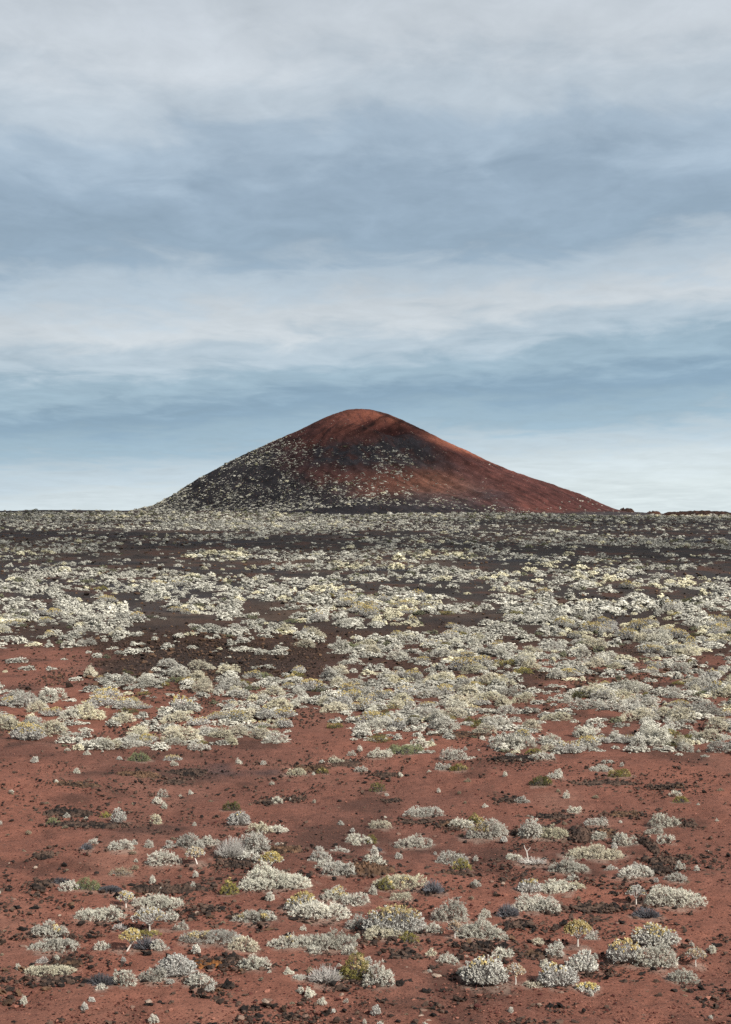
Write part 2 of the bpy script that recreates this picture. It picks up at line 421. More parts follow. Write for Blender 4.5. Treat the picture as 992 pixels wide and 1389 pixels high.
def rubble(bag, pos, size, rng, squash=1.0, sink=.2):
    for p, s in zip(pos, size):
        v = LUMPS[rng.integers(len(LUMPS))]; a = rng.random()*6.28; c, sn = math.cos(a), math.sin(a)
        q = np.stack([v[:, 0]*c-v[:, 1]*sn, v[:, 0]*sn+v[:, 1]*c, v[:, 2]*squash], 1)*s
        q = q+np.array([p[0], p[1], p[2]+s*(.6*squash-sink)])
        bag.add(q, IF, (rng.random(), rng.random()))

# ------------------------------------------------------------------ naming
def tag(o, label, cat, group=None, kind=None):
    o['label'] = label
    if cat: o['category'] = cat
    if group: o['group'] = group
    if kind: o['kind'] = kind
    return o
def plant(name, meshes, loc, rot=0.0):
    root = link(name, None, None, loc); root.empty_display_size = .2; root.rotation_euler[2] = rot
    for part, me in meshes.items():
        if me is not None: link(part, me, root)
    return root
def copy_tree(o, loc, rot, scale):
    c = o.copy(); COL.objects.link(c); c.location = loc; c.rotation_euler = (0, 0, rot); c.scale = scale
    for ch in o.children:
        d = ch.copy(); COL.objects.link(d); d.parent = c
    return c
# ================================================================== SETTING
# ---- ground: one sheet, finest where the view is, out to the horizon
def pigment_ground(x, y, z):
    px, py = project(x, np.maximum(y, 1), z)
    py = np.where(y > 1, py, 2000.)
    w = (fbm(x/9, y/14, 4, 2.0)-.5)
    w2 = (fbm(x/3, y/4, 3, 7.0)-.5)
    red = np.array(L((123, 80, 66))); red2 = np.array(L((106, 71, 60))); brown = np.array(L((70, 51, 42)))
    dark = np.array(L((54, 48, 45))); tan = np.array(L((88, 72, 61))); slate = np.array(L((56, 56, 60))); lav = np.array(L((47, 37, 32)))
    def mix(a, b, t): t = np.clip(t, 0, 1)[:, None]; return a*(1-t)+b*t
    w3 = fbm(x/5, y/9, 3, 44.0)-.5; n = len(x); c = np.repeat(red[None], n, 0)
    c = mix(c, red2, (w*2.6+.45))
    c = mix(c, np.array(L((132, 96, 82))), np.clip(w3*4.5-.55, 0, 1)*.5)
    c = mix(c, lav, np.clip((w2*1.8+w-.22)*4, 0, 1)*.5)
    # grey ash strip across the red ground
    c = mix(c, slate*.85, np.exp(-((px-330)/90)**2-((py-1043)/9)**2)*.8*sstep(-.15, .15, w2))
    edge = sstep(1010, 900, py+w*150)                   # red ground gives way to brown, then dark ash
    patch = sstep(.04, -.10, w+.35*w2) * sstep(860, 905, py)
    leftred = sstep(150, 110, px+w*90)*sstep(870, 885, py+w2*20)
    c = mix(c, brown*.75, edge*(1-.75*patch)*(1-leftred))
    ridge = np.exp(-((px-285)/135)**4-((py-896)/30)**4)
    c = mix(c, lav, ridge)
    far = sstep(880, 812, py+w*80)
    c = mix(c, dark, far)
    c = mix(c, tan, far*np.clip(fbm(x/60, y/38, 3, 3.0)*3.4-1.75, 0, 1)*.8)
    c = mix(c, np.array(L((84, 56, 44))), far*np.clip(w3*5-.25, 0, 1)*.6)
    c = mix(c, np.array(L((34, 31, 31))), far*np.clip(-w3*5-.2, 0, 1)*.7)
    c = mix(c, slate*.8, far*np.clip(fbm(x/34, y/26, 3, 13.0)*4-2.3, 0, 1)*.8)
    return c
az = np.concatenate([np.linspace(-180, -24, 40)[:-1], np.linspace(-24, -16, 60)[:-1], np.linspace(-16, 16, 460)[:-1], np.linspace(16, 24, 60)[:-1], np.linspace(24, 180, 40)[:-1]])
rr = np.concatenate([np.geomspace(1.5, 36, 22)[:-1], np.geomspace(36, 1250, 560)[:-1], np.geomspace(1250, 24000, 50)])
A, RR = np.meshgrid(np.radians(az), rr)
gx = (RR*np.sin(A)).ravel(); gy = (RR*np.cos(A)).ravel(); gz = ground_z(gx, gy)
gz = gz+((fbm(gx/1.3, gy/1.3, 3)-.5)*.22+(fbm(gx/.4, gy/.4, 2)-.5)*.07)*sstep(30, 45, np.hypot(gx, gy))*sstep(500, 200, gy)
na, nr = len(az), len(rr)
idx = np.arange(na*nr).reshape(nr, na); nx = np.roll(idx, -1, 1)
Fg = np.stack([idx[:-1], idx[1:], nx[1:], nx[:-1]], -1).reshape(-1, 4)[:, ::-1]
V = np.stack([gx, gy, gz], 1)
c0 = len(V); V = np.vstack([V, [0, 0, float(ground_z(0, 0))]])
pig = pigment_ground(V[:, 0], V[:, 1], V[:, 2])
V_ground = V
ground = link('ground', mesh_from('ground', V, Fg, M['ground'], smooth=True, pigment=pig))
tag(ground, 'rolling red and dark volcanic soil running out to the horizon', 'ground', kind='structure')

# ---- the volcano: height field built from the two flanks' profiles, with a gouged summit and a spur
DV = 1150.0; S = DV/F; XV = (490-CX)*S
Lp = np.array([(0, 554), (16, 555.5), (32, 560), (51, 567), (80, 582), (116, 598), (151, 614), (183.5, 630), (225.5, 653), (251, 671), (271, 682), (290, 690), (330, 696), (420, 706)], float)
Rp = np.array([(0, 554), (10, 556), (31, 559.5), (52, 568), (80.5, 582), (116, 600), (151, 616), (176, 628), (208, 642), (257, 658), (292, 670.5), (310, 677.5), (328, 687), (350, 694.0), (392, 696.6), (430, 703)], float)
def prof(P, r): return np.interp(r, P[:, 0], P[:, 1])
def smooth_prof(P, r): return sum(prof(P, np.abs(r+d)) for d in (-9, -4.5, 0, 4.5, 9))/5
def cone_z(x, y):
    dx = (x-XV)/S; dy = (y-DV)/S                # photo pixels at the volcano's distance
    r = np.hypot(dx, dy); th = np.arctan2(-dy, dx)   # 0 right, pi/2 towards the viewer
    w = .5+.5*np.cos(th); w = w*w*(3-2*w)
    h = w*smooth_prof(Rp, r)+(1-w)*smooth_prof(Lp, r)
    h = 694.5-h
    front = np.clip(np.sin(th), 0, 1)
    eg = 1-np.exp(-(np.sin(th)/.34)**2)
    h0 = h
    h = h - front*8*sstep(40, 160, r)*sstep(330, 200, r)            # front face slightly hollow
    bowl = np.exp(-((dx-28)/38)**2-((-dy-52)/24)**2)
    h = h - 26*bowl
    h = h - 12*np.exp(-((dx-36)/30)**2-((-dy-34)/8)**2) + 5*np.exp(-((dx-12)/14)**2-((-dy-26)/14)**2)              # the scar under the summit
    h = h + 6*np.exp(-((dx+8)/40)**2-((-dy-82)/20)**2)              # lip below the gouge
    # spur running from the summit down to the right-hand foot, towards the viewer
    phi = np.degrees(th)
    h = h + 7.5*np.exp(-((phi-40-5*np.sin(r/60))/12)**2)*sstep(45, 110, r)*sstep(345, 250, r)
    h = h - 4.5*np.exp(-((phi-62)/16)**2)*sstep(60, 120, r)*sstep(330, 230, r)
    h = h0+(h-h0)*eg
    # rills and roughness
    rill = (fbm(th*13+3, r/160, 3, 4.0)-.5)*6.5*sstep(30, 120, r)*sstep(360, 250, r)
    edge = 1-.75*np.exp(-(np.sin(th)/.16)**2)
    rough = (fbm(dx/9, dy/9, 4, 8.0)-.5)*4.2+(fbm(dx/30, dy/30, 3, 1.0)-.5)*4*edge
    h = h + (rill*edge+rough*.7*(.35+.65*edge))
    return EYE+S*h
def cone_pigment(x, y, z):
    dx = (x-XV)/S; dy = (y-DV)/S
    px, py = project(x, y, z)
    r = np.hypot(dx, dy); th = np.arctan2(-dy, dx); phi = np.degrees(th)
    n1 = fbm(dx/34, dy/34, 4, 3.0)-.5; n2 = fbm(dx/8, dy/8, 3, 6.0)-.5
    red = np.array(L((88, 52, 45))); redd = np.array(L((60, 35, 33))); dark = np.array(L((52, 50, 54))); black = np.array(L((40, 38, 41))); rust = np.array(L((100, 66, 53))); brt = np.array(L((150, 92, 72)))
    def mix(a, b, t): t = np.clip(t, 0, 1)[:, None]; return a*(1-t)+b*t
    c = np.repeat(red[None], len(x), 0)
    c = mix(c, redd, n1*3+.25)
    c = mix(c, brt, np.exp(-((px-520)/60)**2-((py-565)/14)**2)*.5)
    left = sstep(470, 345, px+n1*110)*sstep(575, 625, py+n1*30)
    cap = sstep(607, 594, py+n1*26+n2*14)
    low = 1-cap
    # left flank and foot: black cinder fading up into the red
    c = mix(c, black, low*np.clip(left*1.2+sstep(640, 676, py+n1*50)*sstep(720, 600, px+n1*160), 0, 1))
    # slate apron below the gouge and its tongue down to the right
    ap = np.exp(-((px-500+n1*30)/75)**4-((py-618)/21)**2)
    tongue = np.exp(-(((py-604)-(px-545)*.52+n1*26)/15)**2)*sstep(500, 545, px)*sstep(720, 640, px)
    c = mix(c, dark*.72, np.clip((ap+tongue)*1.3, 0, 1)*(1.0+n2*1.5))
    c = mix(c, rust, np.exp(-((px-575)/85)**2-((py-655+n1*20)/18)**2)*.85)
    # spur line: deep red under it, far side rust, painted lighter as if sunlit
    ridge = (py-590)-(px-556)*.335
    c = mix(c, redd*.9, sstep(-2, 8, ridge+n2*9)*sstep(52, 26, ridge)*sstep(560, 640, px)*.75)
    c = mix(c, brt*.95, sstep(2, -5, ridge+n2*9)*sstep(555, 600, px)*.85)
    # scar: dark maroon, painted in for the shading of its hollow
    c = mix(c, np.array(L((62, 28, 26))), np.exp(-((dx-36)/32)**2-((-dy-38)/12)**2)*.85)
    n3 = fbm((dx*.8+dy*.6)/5, (dx*-.6+dy*.8)/26, 3, 16.0)-.5
    c = mix(c, redd*.8, np.clip(n2*3.5+n3*4-.2, 0, 1)*.75*cap)
    c = c*(1+np.clip(n3*1.2+n2*1.0, -.45, .5))[:, None]
    sc = np.exp(-((px-522)/26)**2-((py-585-(px-522)*-.10)/3.2)**2)+.8*np.exp(-((px-500)/22)**2-((py-578+(px-500)*.45)/3)**2)
    c = mix(c, np.array(L((20, 11, 11))), np.clip(sc*(1.3+n2*2), 0, 1)*.95)  # shaded overhang painted as a near-black line, with a diagonal stratum
    stt = fbm((py+.45*px)/3.2, px/45, 3, 33.0)
    c = mix(c, np.array(L((44, 22, 21))), sstep(.53, .62, stt)*np.exp(-((px-512)/48)**4-((py-575)/17)**4)*.85)
    c = mix(c, np.array(L((30, 17, 16))), np.exp(-((py-555-np.clip(px-505, 0, 99)*.42)/2.2)**2)*sstep(500, 512, px)*sstep(600, 570, px)*.8)
    c = c*(.88+.30*sstep(520, 640, px))[:, None]  # sunlit right side painted lighter than the left
    # dark ash skirt on the far right
    c = mix(c, np.array(L((52, 56, 63))), sstep(316, 326, dx+n2*6)*sstep(40, 0, np.abs(dy)))
    c = mix(c, np.array(L((58, 54, 55))), sstep(340, 380, r))
    return c
u = np.linspace(-440, 450, 560)*S+XV; v = np.concatenate([np.linspace(-420, 60, 300), np.linspace(66, 420, 70)])*S+DV
U_, V_ = np.meshgrid(u, v); x = U_.ravel(); y = V_.ravel(); z = cone_z(x, y)
gzz = ground_z(x, y)
z = np.maximum(z, gzz-2.5)
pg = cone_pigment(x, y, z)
idx = np.arange(len(x)).reshape(len(v), len(u))
Fv = np.stack([idx[:-1, :-1], idx[:-1, 1:], idx[1:, 1:], idx[1:, :-1]], -1).reshape(-1, 4)
keep = (z[Fv] > gzz[Fv]-2.4).any(1); Fv = Fv[keep]
used = np.unique(Fv); remap = np.full(len(x), -1); remap[used] = np.arange(len(used))
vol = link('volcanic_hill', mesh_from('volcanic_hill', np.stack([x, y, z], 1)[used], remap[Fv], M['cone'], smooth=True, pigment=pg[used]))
tag(vol, 'lone red and black volcanic cone rising from the shrub plain', 'hill', kind='structure')

# ---- sky: physical sky seen through layered cloud, laid out by direction
w = bpy.data.worlds.new("World"); scene.world = w; w.use_nodes = True; T = NT(w.node_tree)
SUN = Vector((.60, -.62, .60)).normalized()
sun_el = math.asin(SUN.z); sun_az = math.atan2(SUN.x, SUN.y)
sky = T.n('ShaderNodeTexSky', sky_type='NISHITA', sun_disc=False, sun_elevation=sun_el, sun_rotation=sun_az, altitude=200, dust_density=1.2)
bgs = T.n('ShaderNodeBackground', i_Strength=.08); T.l(sky.outputs[0], bgs.inputs[0])
tc = T.n('ShaderNodeTexCoord'); sp = T.n('ShaderNodeSeparateXYZ'); T.l(tc.outputs['Generated'], sp.inputs[0])
X, Y, Z = sp.outputs
hl = T.math('SQRT', T.math('ADD', T.math('MULTIPLY', X, X), T.math('MULTIPLY', Y, Y)))
t = T.math('DIVIDE', Z, T.math('MAXIMUM', hl, .02))                      # tan(elevation)
den = T.math('ADD', T.math('MAXIMUM', Z, 0.0), .085)
cu = T.n('ShaderNodeCombineXYZ'); T.l(T.math('DIVIDE', X, den), cu.inputs[0]); T.l(T.math('DIVIDE', Y, den), cu.inputs[1])
def cloudn(sx, sy, off, det=5.0, ro=.55, dist=.0):
    mp = T.n('ShaderNodeMapping'); mp.inputs['Scale'].default_value = (sx, sy, 1); mp.inputs['Location'].default_value = off
    T.l(cu.outputs[0], mp.inputs['Vector'])
    n = T.n('ShaderNodeTexNoise', i_Scale=1.0, i_Detail=det, i_Roughness=ro, i_Distortion=dist); T.l(mp.outputs[0], n.inputs['Vector']); return n.outputs['Fac']
nA = cloudn(.85, .55, (3.1, 1.7, 0), 3.0, .5)
nB = cloudn(3.4, 2.6, (7.7, 2.2, .5), 7.0, .56, .4)
nC = cloudn(11.0, 7.0, (1.3, 8.8, .9), 8.0, .62, .5)
sl = T.math('MULTIPLY', T.math('DIVIDE', X, T.math('MAXIMUM', Y, .05)), -.075)    # the bands sag a little to one side
warp = T.math('ADD', T.math('MULTIPLY_ADD', nA, .075, -.0375), T.math('MULTIPLY_ADD', nB, .11, -.055))
damp = T.math('MULTIPLY_ADD', T.math('MINIMUM', T.math('MAXIMUM', t, 0.0), .3), 2.6, .22)
e = T.math('ADD', T.math('ADD', t, T.math('MULTIPLY', warp, damp)), sl)
stops = [(0, (222, 234, 237)), (.018, (214, 227, 233)), (.032, (196, 213, 224)), (.050, (160, 187, 205)), (.068, (139, 167, 189)), (.088, (159, 184, 201)), (.106, (186, 202, 214)), (.126, (204, 212, 218)),
         (.146, (184, 199, 211)), (.168, (150, 171, 189)), (.196, (154, 174, 192)), (.226, (170, 188, 204)), (.256, (190, 202, 212)), (.290, (204, 212, 219)), (.36, (200, 208, 217)), (.46, (168, 178, 190)), (.60, (120, 129, 142))]
col = T.ramp(T.math('DIVIDE', e, .60, clamp=True), [(p/.60, L(cc)) for p, cc in stops], 'EASE')
# lit and shaded billows inside the layer
bil = T.math('ADD', T.math('MULTIPLY_ADD', nB, .9, -.45), T.math('MULTIPLY', T.math('ADD', nC, -.5), T.math('MULTIPLY_ADD', T.math('MINIMUM', T.math('MAXIMUM', t, 0.0), .2), 1.6, .16)))
amt = T.math('MULTIPLY_ADD', bil, 1.0, 1.0)
cmb = T.n('ShaderNodeCombineColor')
for i, k in enumerate((1.0, .95, .90)):
    T.l(T.math('MULTIPLY_ADD', bil, k*.55, 1.0), cmb.inputs[i])
col = T.mixc(1.0, col, cmb.outputs[0], 'MULTIPLY')
bgc = T.n('ShaderNodeBackground', i_Strength=.80); T.l(col, bgc.inputs[0])
mx = T.n('ShaderNodeMixShader', i_0=.93); T.l(bgs.outputs[0], mx.inputs[1]); T.l(bgc.outputs[0], mx.inputs[2])
out = T.n('ShaderNodeOutputWorld'); T.l(mx.outputs[0], out.inputs[0])
sd = bpy.data.lights.new('sun', 'SUN'); sd.energy = 5.0; sd.angle = math.radians(1.2); sd.color = (1, .955, .88)
so = link('sun', sd); so.rotation_euler = SUN.to_track_quat('Z', 'Y').to_euler()

# ---- thin cloud added out of view to shade the far plain and the cone's left
def make_shade_cloud(zc=520.0):
    k = (zc-6)/SUN.z; ox, oy = SUN.x*k, SUN.y*k
    gx_, gy_ = np.meshgrid(np.linspace(-520, 520, 150), np.linspace(250, 1330, 150))
    e = np.minimum(1, 3.2*(1-np.maximum(np.abs(gx_)/520, np.abs(gy_-790)/540)))
    ed = 70*(fbm(gx_/90, gy_/60, 3, 27.0)-.5)
    m = e*sstep(325, 400, gy_+ed+gx_*.05)*(1-.95*np.exp(-((gx_+52)/75)**4-((gy_-800+ed)/75)**2))
    m = m*(1-sstep(960, 1010, gy_+ed*.6)*sstep(-45, 55, gx_+ed*.8+(1100-gy_)*.35))
    m = m*np.clip((fbm(gx_/130, gy_/80, 3, 37.0)-.22)*3.2, .15, 1)
    hgt = 26*m*(.6+.8*fbm(gx_/40, gy_/40, 3, 47.0))
    n = gx_.size; ny_, nx_ = gx_.shape
    top = np.stack([gx_+ox, gy_+oy, zc+hgt], -1).reshape(-1, 3); bot = np.stack([gx_+ox, gy_+oy, zc-hgt*.45-.3], -1).reshape(-1, 3)
    idx = np.arange(n).reshape(ny_, nx_)
    Fq = np.stack([idx[:-1, :-1], idx[:-1, 1:], idx[1:, 1:], idx[1:, :-1]], -1).reshape(-1, 4)
    Fq = Fq[(m.ravel()[Fq] > .04).any(1)]
    me = mesh_from('cloud', np.vstack([top, bot]), np.vstack([Fq, Fq[:, ::-1]+n]), shade_cloud_mat, np.stack([np.tile(m.ravel(), 2)]*2, 1), True)
    tag(link('cloud', me), 'thin cloudbank added out of view to shade the plain', 'cloud', kind='stuff')
shade_cloud_mat = bpy.data.materials.new('thin_shade_cloud'); shade_cloud_mat.use_nodes = True; T = NT(shade_cloud_mat.node_tree)
at = T.n('ShaderNodeAttribute', attribute_name='tint'); sc_ = T.n('ShaderNodeSeparateColor'); T.l(at.outputs['Color'], sc_.inputs[0])
tp = T.n('ShaderNodeBsdfTransparent'); df = T.n('ShaderNodeBsdfTranslucent', i_Color=(.9, .9, .9, 1))
m1 = T.n('ShaderNodeMixShader'); T.l(T.math('MULTIPLY', sc_.outputs[0], .42), m1.inputs[0]); T.l(tp.outputs[0], m1.inputs[1]); T.l(df.outputs[0], m1.inputs[2])
T.l(m1.outputs[0], T.n('ShaderNodeOutputMaterial').inputs[0])
make_shade_cloud()

# ================================================================== PLANTS NAMED ONE BY ONE
# kind, centre x, base y, width, height in the photograph; options; label; short phrase other labels may point with
P = [
 ('T', 784, 1286, 39, 39, dict(yellow=.95), 'umbrella-shaped candelabra plant with bare white trunk and bright yellow crown', 'the yellow umbrella plant'),
 ('C', 803, 1275, 18, 15, {}, 'small silver cushion tucked behind the yellow umbrella-shaped candelabra plant', None),
 ('Y', 533, 1270, 76, 46, dict(yellow=.6), 'largest dome-shaped spurge with a yellow crest and dense grey twigs', 'the largest yellow-crested spurge'),
 ('C', 520, 1274, 44, 20, {}, 'low silver cushion hugging the front of the largest yellow-crested spurge', None),
 ('C', 486, 1260, 32, 21, {}, 'silver lumpy shrub joined to the left side of the largest yellow-crested spurge', None),
 ('G', 556, 1279, 22, 15, dict(leaf='lime'), 'yellow-green bushlet at the foot of the largest yellow-crested spurge', None),
 ('Y', 409, 1238, 45, 29, dict(yellow=.9), 'pale yellow-topped spurge dome behind a broader silver cushion', 'the pale yellow-topped spurge'),
 ('C', 428, 1249, 62, 30, {}, 'broad silver cushion growing against the pale yellow-topped spurge dome', None),
 ('C', 545, 1206, 58, 23, dict(yellow=.25), 'long silver cushion mound with a yellow-green end beside a slate-dark bush', 'the long silver mound'),
 ('G', 524, 1207, 20, 18, dict(leaf='lime'), 'yellow-green clump at the end of the long silver cushion mound', None),
 ('D', 588, 1213, 33, 21, {}, 'round slate-dark dead bush beside the long silver cushion mound', 'the slate-dark dead bush'),
 ('C', 545, 1223, 28, 13, {}, 'two-lobed low silver tuft in front of the long silver cushion mound', None),
 ('C', 611, 1252, 42, 37, dict(), 'tall lumpy silver shrub standing behind a tiny pink-tipped candelabra plant', 'the tall lumpy silver shrub'),
 ('T', 617, 1274, 20, 26, dict(tip='pink'), 'tiny candelabra plant with pinkish tips and a thin white stem', 'the pink-tipped candelabra plant'),
 ('C', 655, 1276, 55, 34, {}, 'bulky whitish cushion sitting on a shelf of black lava', 'the bulky whitish cushion'),
 ('C', 680, 1298, 22, 16, {}, 'small silver tuft at the end of the black lava shelf', None),
 ('C', 587, 1265, 21, 15, {}, 'little grey-white hump alone on red soil near the largest spurge', None),
 ('C', 374, 1206, 74, 38, {}, 'big sprawling silver cushion in front of a yellow-topped candelabra plant', 'the big sprawling silver cushion'),
 ('C', 352, 1207, 42, 19, {}, 'flat silver spread in front of the big sprawling silver cushion', None),
 ('T', 368, 1182, 31, 28, dict(yellow=.9, trunk=.28), 'yellow-topped candelabra plant rising from the big sprawling silver cushion', None),
 ('W', 313, 1166, 42, 33, {}, 'spiky grey-white shrub of radiating bare twigs beside a lava hump', 'the spiky radiating shrub'),
 ('C', 344, 1158, 36, 32, {}, 'tall silver shrub growing on dark lava beside the spiky radiating shrub', None),
 ('C', 340, 1168, 26, 14, {}, 'low silver shrub hemmed in by dark lava below the spiky radiating shrub', None),
 ('T', 268, 1174, 27, 26, dict(yellow=.55, lean=-.12, trunk=.42, tip='pink'), 'leaning candelabra plant with white forked stem and straw-coloured tips', 'the leaning candelabra plant'),
 ('C', 222, 1175, 37, 23, {}, 'two-lobed bright silver cushion alone on bare red soil', 'the two-lobed bright cushion'),
 ('C', 257, 1152, 36, 24, {}, 'longest cushion of the silver row behind the leaning candelabra plant', 'the silver row'),
 ('C', 284, 1147, 24, 14, {}, 'right-hand cushion of the silver row behind the leaning candelabra plant', None),
 ('C', 229, 1152, 13, 13, {}, 'small cushion at the left end of the silver row behind the leaning candelabra plant', None),
 ('C', 162, 1155, 29, 16, dict(), 'low silver shrub with a wisp of dry flower stalks above it', 'the silver shrub with dry stalks'),
 ('C', 126, 1146, 11, 9, {}, 'tiny silver tuft touching a blue-grey dead tuft', None),
 ('D', 118, 1153, 20, 11, dict(), 'blue-grey dead tuft with a tiny silver tuft on top', None),
 ('C', 95, 1208, 21, 16, {}, 'small silver shrub at the end of the grey-green thicket', None),
 ('G', 117, 1209, 33, 18, dict(leaf='green'), 'fresh green bush in the middle of the grey-green thicket', 'the fresh green bush'),
 ('D', 147, 1211, 36, 13, {}, 'low grey dead brush trailing from the fresh green bush', None),
 ('D', 83, 1200, 26, 14, {}, 'dark grey brush behind the small silver shrub of the grey-green thicket', None),
 ('G', 311, 1213, 24, 20, dict(leaf='lime'), 'bright yellow-green bush at the tip of the dark lava strip', 'the bright yellow-green bush'),
 ('G', 165, 1187, 26, 10, dict(leaf='buff'), 'flat grey-buff mat plant lying on bare red soil', None),
 ('T', 171, 1232, 23, 24, dict(yellow=.25, trunk=.3), 'grey candelabra plant leaning into a long silver cushion', None),
 ('C', 212, 1234, 60, 23, {}, 'long silver cushion with a grey candelabra plant at its end', 'the long silver cushion'),
 ('C', 135, 1249, 51, 21, {}, 'bright white double cushion with a pale apron of litter', 'the bright white double cushion'),
 ('T', 203, 1263, 46, 32, dict(yellow=.2, trunk=.25), 'broad white candelabra plant with many spreading pale branches', 'the broad white candelabra plant'),
 ('C', 233, 1249, 15, 14, {}, 'small silver tuft beside the broad white candelabra plant', None),
 ('C', 245, 1264, 18, 15, {}, 'small round cushion behind the long yellow-flecked silver row', None),
 ('C', 285, 1279, 64, 22, dict(yellow=.25), 'long low silver row with one yellow flowering clump in its middle', 'the yellow-flecked silver row'),
 ('C', 331, 1291, 34, 24, {}, 'plump silver cushion at the end of the yellow-flecked silver row', None),
 ('C', 344, 1252, 46, 19, dict(yellow=.35), 'silver shrub half covered with yellow-green growth', 'the half yellow-green shrub'),
 ('T', 172, 1289, 32, 30, dict(yellow=.85, lean=.18, trunk=.3), 'leaning candelabra plant with yellow tips beside a dark thicket', 'the yellow-tipped leaning plant'),
 ('W', 163, 1262, 22, 12, {}, 'sparse pale twigs poking up behind the yellow-tipped leaning plant', None),
 ('D', 200, 1289, 38, 22, dict(), 'dark twiggy thicket with yellow flowers along its top', 'the dark twiggy thicket'),
 ('C', 217, 1290, 20, 16, {}, 'silver fringe shrub on the edge of the dark twiggy thicket', None),
 ('G', 197, 1272, 32, 10, dict(leaf='lime'), 'yellow-flowered growth capping the dark twiggy thicket', None),
 ('C', 66, 1272, 40, 24, dict(yellow=.25), 'silver cushion with a yellow end, above another wide cushion', None),
 ('C', 74, 1292, 52, 22, {}, 'wide silver cushion just below a yellow-ended one, above dark lava', 'the wide silver cushion over lava'),
 ('C', 66, 1325, 54, 17, {}, 'flat whitish cushion spreading over dark lava crumbs', None),
 ('W', 58, 1308, 18, 12, {}, 'tiny grey twig tuft between the dark lava crumbs', None),
 ('C', 137, 1288, 19, 12, {}, 'little silver dome alone between the dark thicket and the wide cushion', None),
 ('D', 138, 1340, 40, 24, {}, 'big slate-grey dead bush with dense fine twigs', 'the big slate-grey bush'),
 ('C', 168, 1338, 27, 24, {}, 'upright silver shrub growing out of the big slate-grey bush', None),
 ('C', 138, 1345, 16, 10, {}, 'white tuft at the foot of the big slate-grey bush', None),
 ('C', 207, 1333, 31, 24, {}, 'loose silver shrub beside a large twiggy grey dome', None),
 ('W', 240, 1327, 52, 32, dict(leafy=1), 'large twiggy grey dome with dark gaps near orange-brown lava', 'the large twiggy grey dome'),
 ('C', 272, 1339, 34, 21, dict(), 'silver cushion below the large twiggy grey dome', None),
 ('C', 345, 1315, 38, 23, {}, 'round silver cushion alone beside the orange-brown lava', 'the round silver cushion'),
 ('C', 434, 1169, 25, 22, {}, 'upper shrub of the silver chain slanting down past a brown lava hump', 'the slanting silver chain'),
 ('C', 441, 1178, 24, 14, {}, 'middle shrub of the silver chain slanting down past a brown lava hump', None),
 ('C', 459, 1188, 36, 22, {}, 'lowest and largest shrub of the slanting silver chain', None),
 ('C', 507, 1174, 24, 17, {}, 'round silver shrub growing on top of the brown lava hump', 'the shrub on the brown lava hump'),
 ('C', 486, 1145, 28, 15, {}, 'silver shrub with a yellow-green neighbour behind the brown lava hump', None),
 ('G', 504, 1145, 15, 13, dict(leaf='lime'), 'small yellow-green bush attached to a silver shrub behind the lava hump', None),
 ('C', 460, 1157, 19, 10, {}, 'small flat silver tuft between the two brown lava humps', None),
 ('D', 511, 1155, 18, 8, {}, 'small flat blackish dead tuft behind the brown lava hump', None),
 ('C', 562, 1150, 39, 20, {}, 'oval silver cushion alone on clean red soil', 'the oval silver cushion'),
 ('C', 612, 1173, 36, 22, dict(yellow=.3), 'silver shrub with straw tips paired with a lime-yellow ball', 'the silver and lime pair'),
 ('G', 627, 1180, 22, 17, dict(leaf='lime'), 'lime-yellow ball-shaped bush paired with a straw-tipped silver shrub', None),
 ('C', 455, 1223, 35, 21, dict(yellow=.3), 'silver cushion with a small yellow cap behind the pale yellow-topped spurge', 'the yellow-capped cushion'),
 ('C', 481, 1230, 29, 20, {}, 'egg-shaped silver cushion touching the yellow-capped cushion', None),
 ('C', 393, 1288, 46, 24, dict(yellow=.2), 'left half of the long straw-tipped silver hedge', None),
 ('C', 446, 1289, 62, 31, dict(yellow=.25), 'right half of the long straw-tipped silver hedge', 'the straw-tipped silver hedge'),
 ('C', 425, 1295, 18, 12, {}, 'small silver tuft in front of the straw-tipped silver hedge', None),
 ('C', 474, 1295, 16, 13, {}, 'small white tuft between the straw-tipped hedge and an olive bush', None),
 ('G', 484, 1330, 42, 37, dict(leaf='olive2'), 'olive-yellow dense bush leaning on a round white shrub', 'the olive-yellow bush'),
 ('C', 514, 1339, 37, 36, {}, 'big round white shrub beside the olive-yellow bush', None),
 ('W', 441, 1335, 48, 31, {}, 'open grey shrub of bare curling twigs in front of the hedge', 'the bare curling shrub'),
 ('C', 406, 1330, 14, 9, {}, 'tiny white tuft next to the bare curling shrub', None),
 ('C', 585, 1297, 13, 11, {}, 'tiny whitish tuft on red soil between two lava scatters', None),
 ('C', 608, 1307, 24, 14, {}, 'low white cushion beside the tall yellow-tipped spurge mass', None),
 ('Y', 660, 1340, 62, 48, dict(yellow=.35), 'tall grey spurge mass with yellow tips on one shoulder', 'the tall yellow-tipped spurge mass'),
 ('T', 699, 1335, 26, 29, dict(yellow=.7, tip='pink', trunk=.4), 'small orange-tipped candelabra plant with white stem beside the spurge mass', 'the orange-tipped candelabra plant'),
 ('B', 722, 1173, 44, 18, {}, 'bleached dead twigs with one antler-like branch sticking up', 'the antler-like dead branch'),
 ('C', 697, 1167, 19, 10, {}, 'small silver tuft touching the bleached antler-like branch', None),
 ('C', 808, 1166, 62, 25, {}, 'wide silver cushion at the back of a stepped pair', 'the stepped pair of cushions'),
 ('C', 770, 1185, 46, 27, {}, 'front cushion of the stepped silver pair', None),
 ('C', 848, 1148, 28, 20, {}, 'rounded silver shrub beside a dark lava gully', None),
 ('C', 861, 1192, 42, 21, dict(), 'dense grey-white dome with a yellow-fringed dark side', 'the grey-white dome'),
 ('C', 916, 1198, 25, 17, {}, 'separate white cushion on red soil past the grey-white dome', None),
 ('C', 829, 1181, 13, 8, {}, 'tiny white tuft between the stepped pair and the grey-white dome', None),
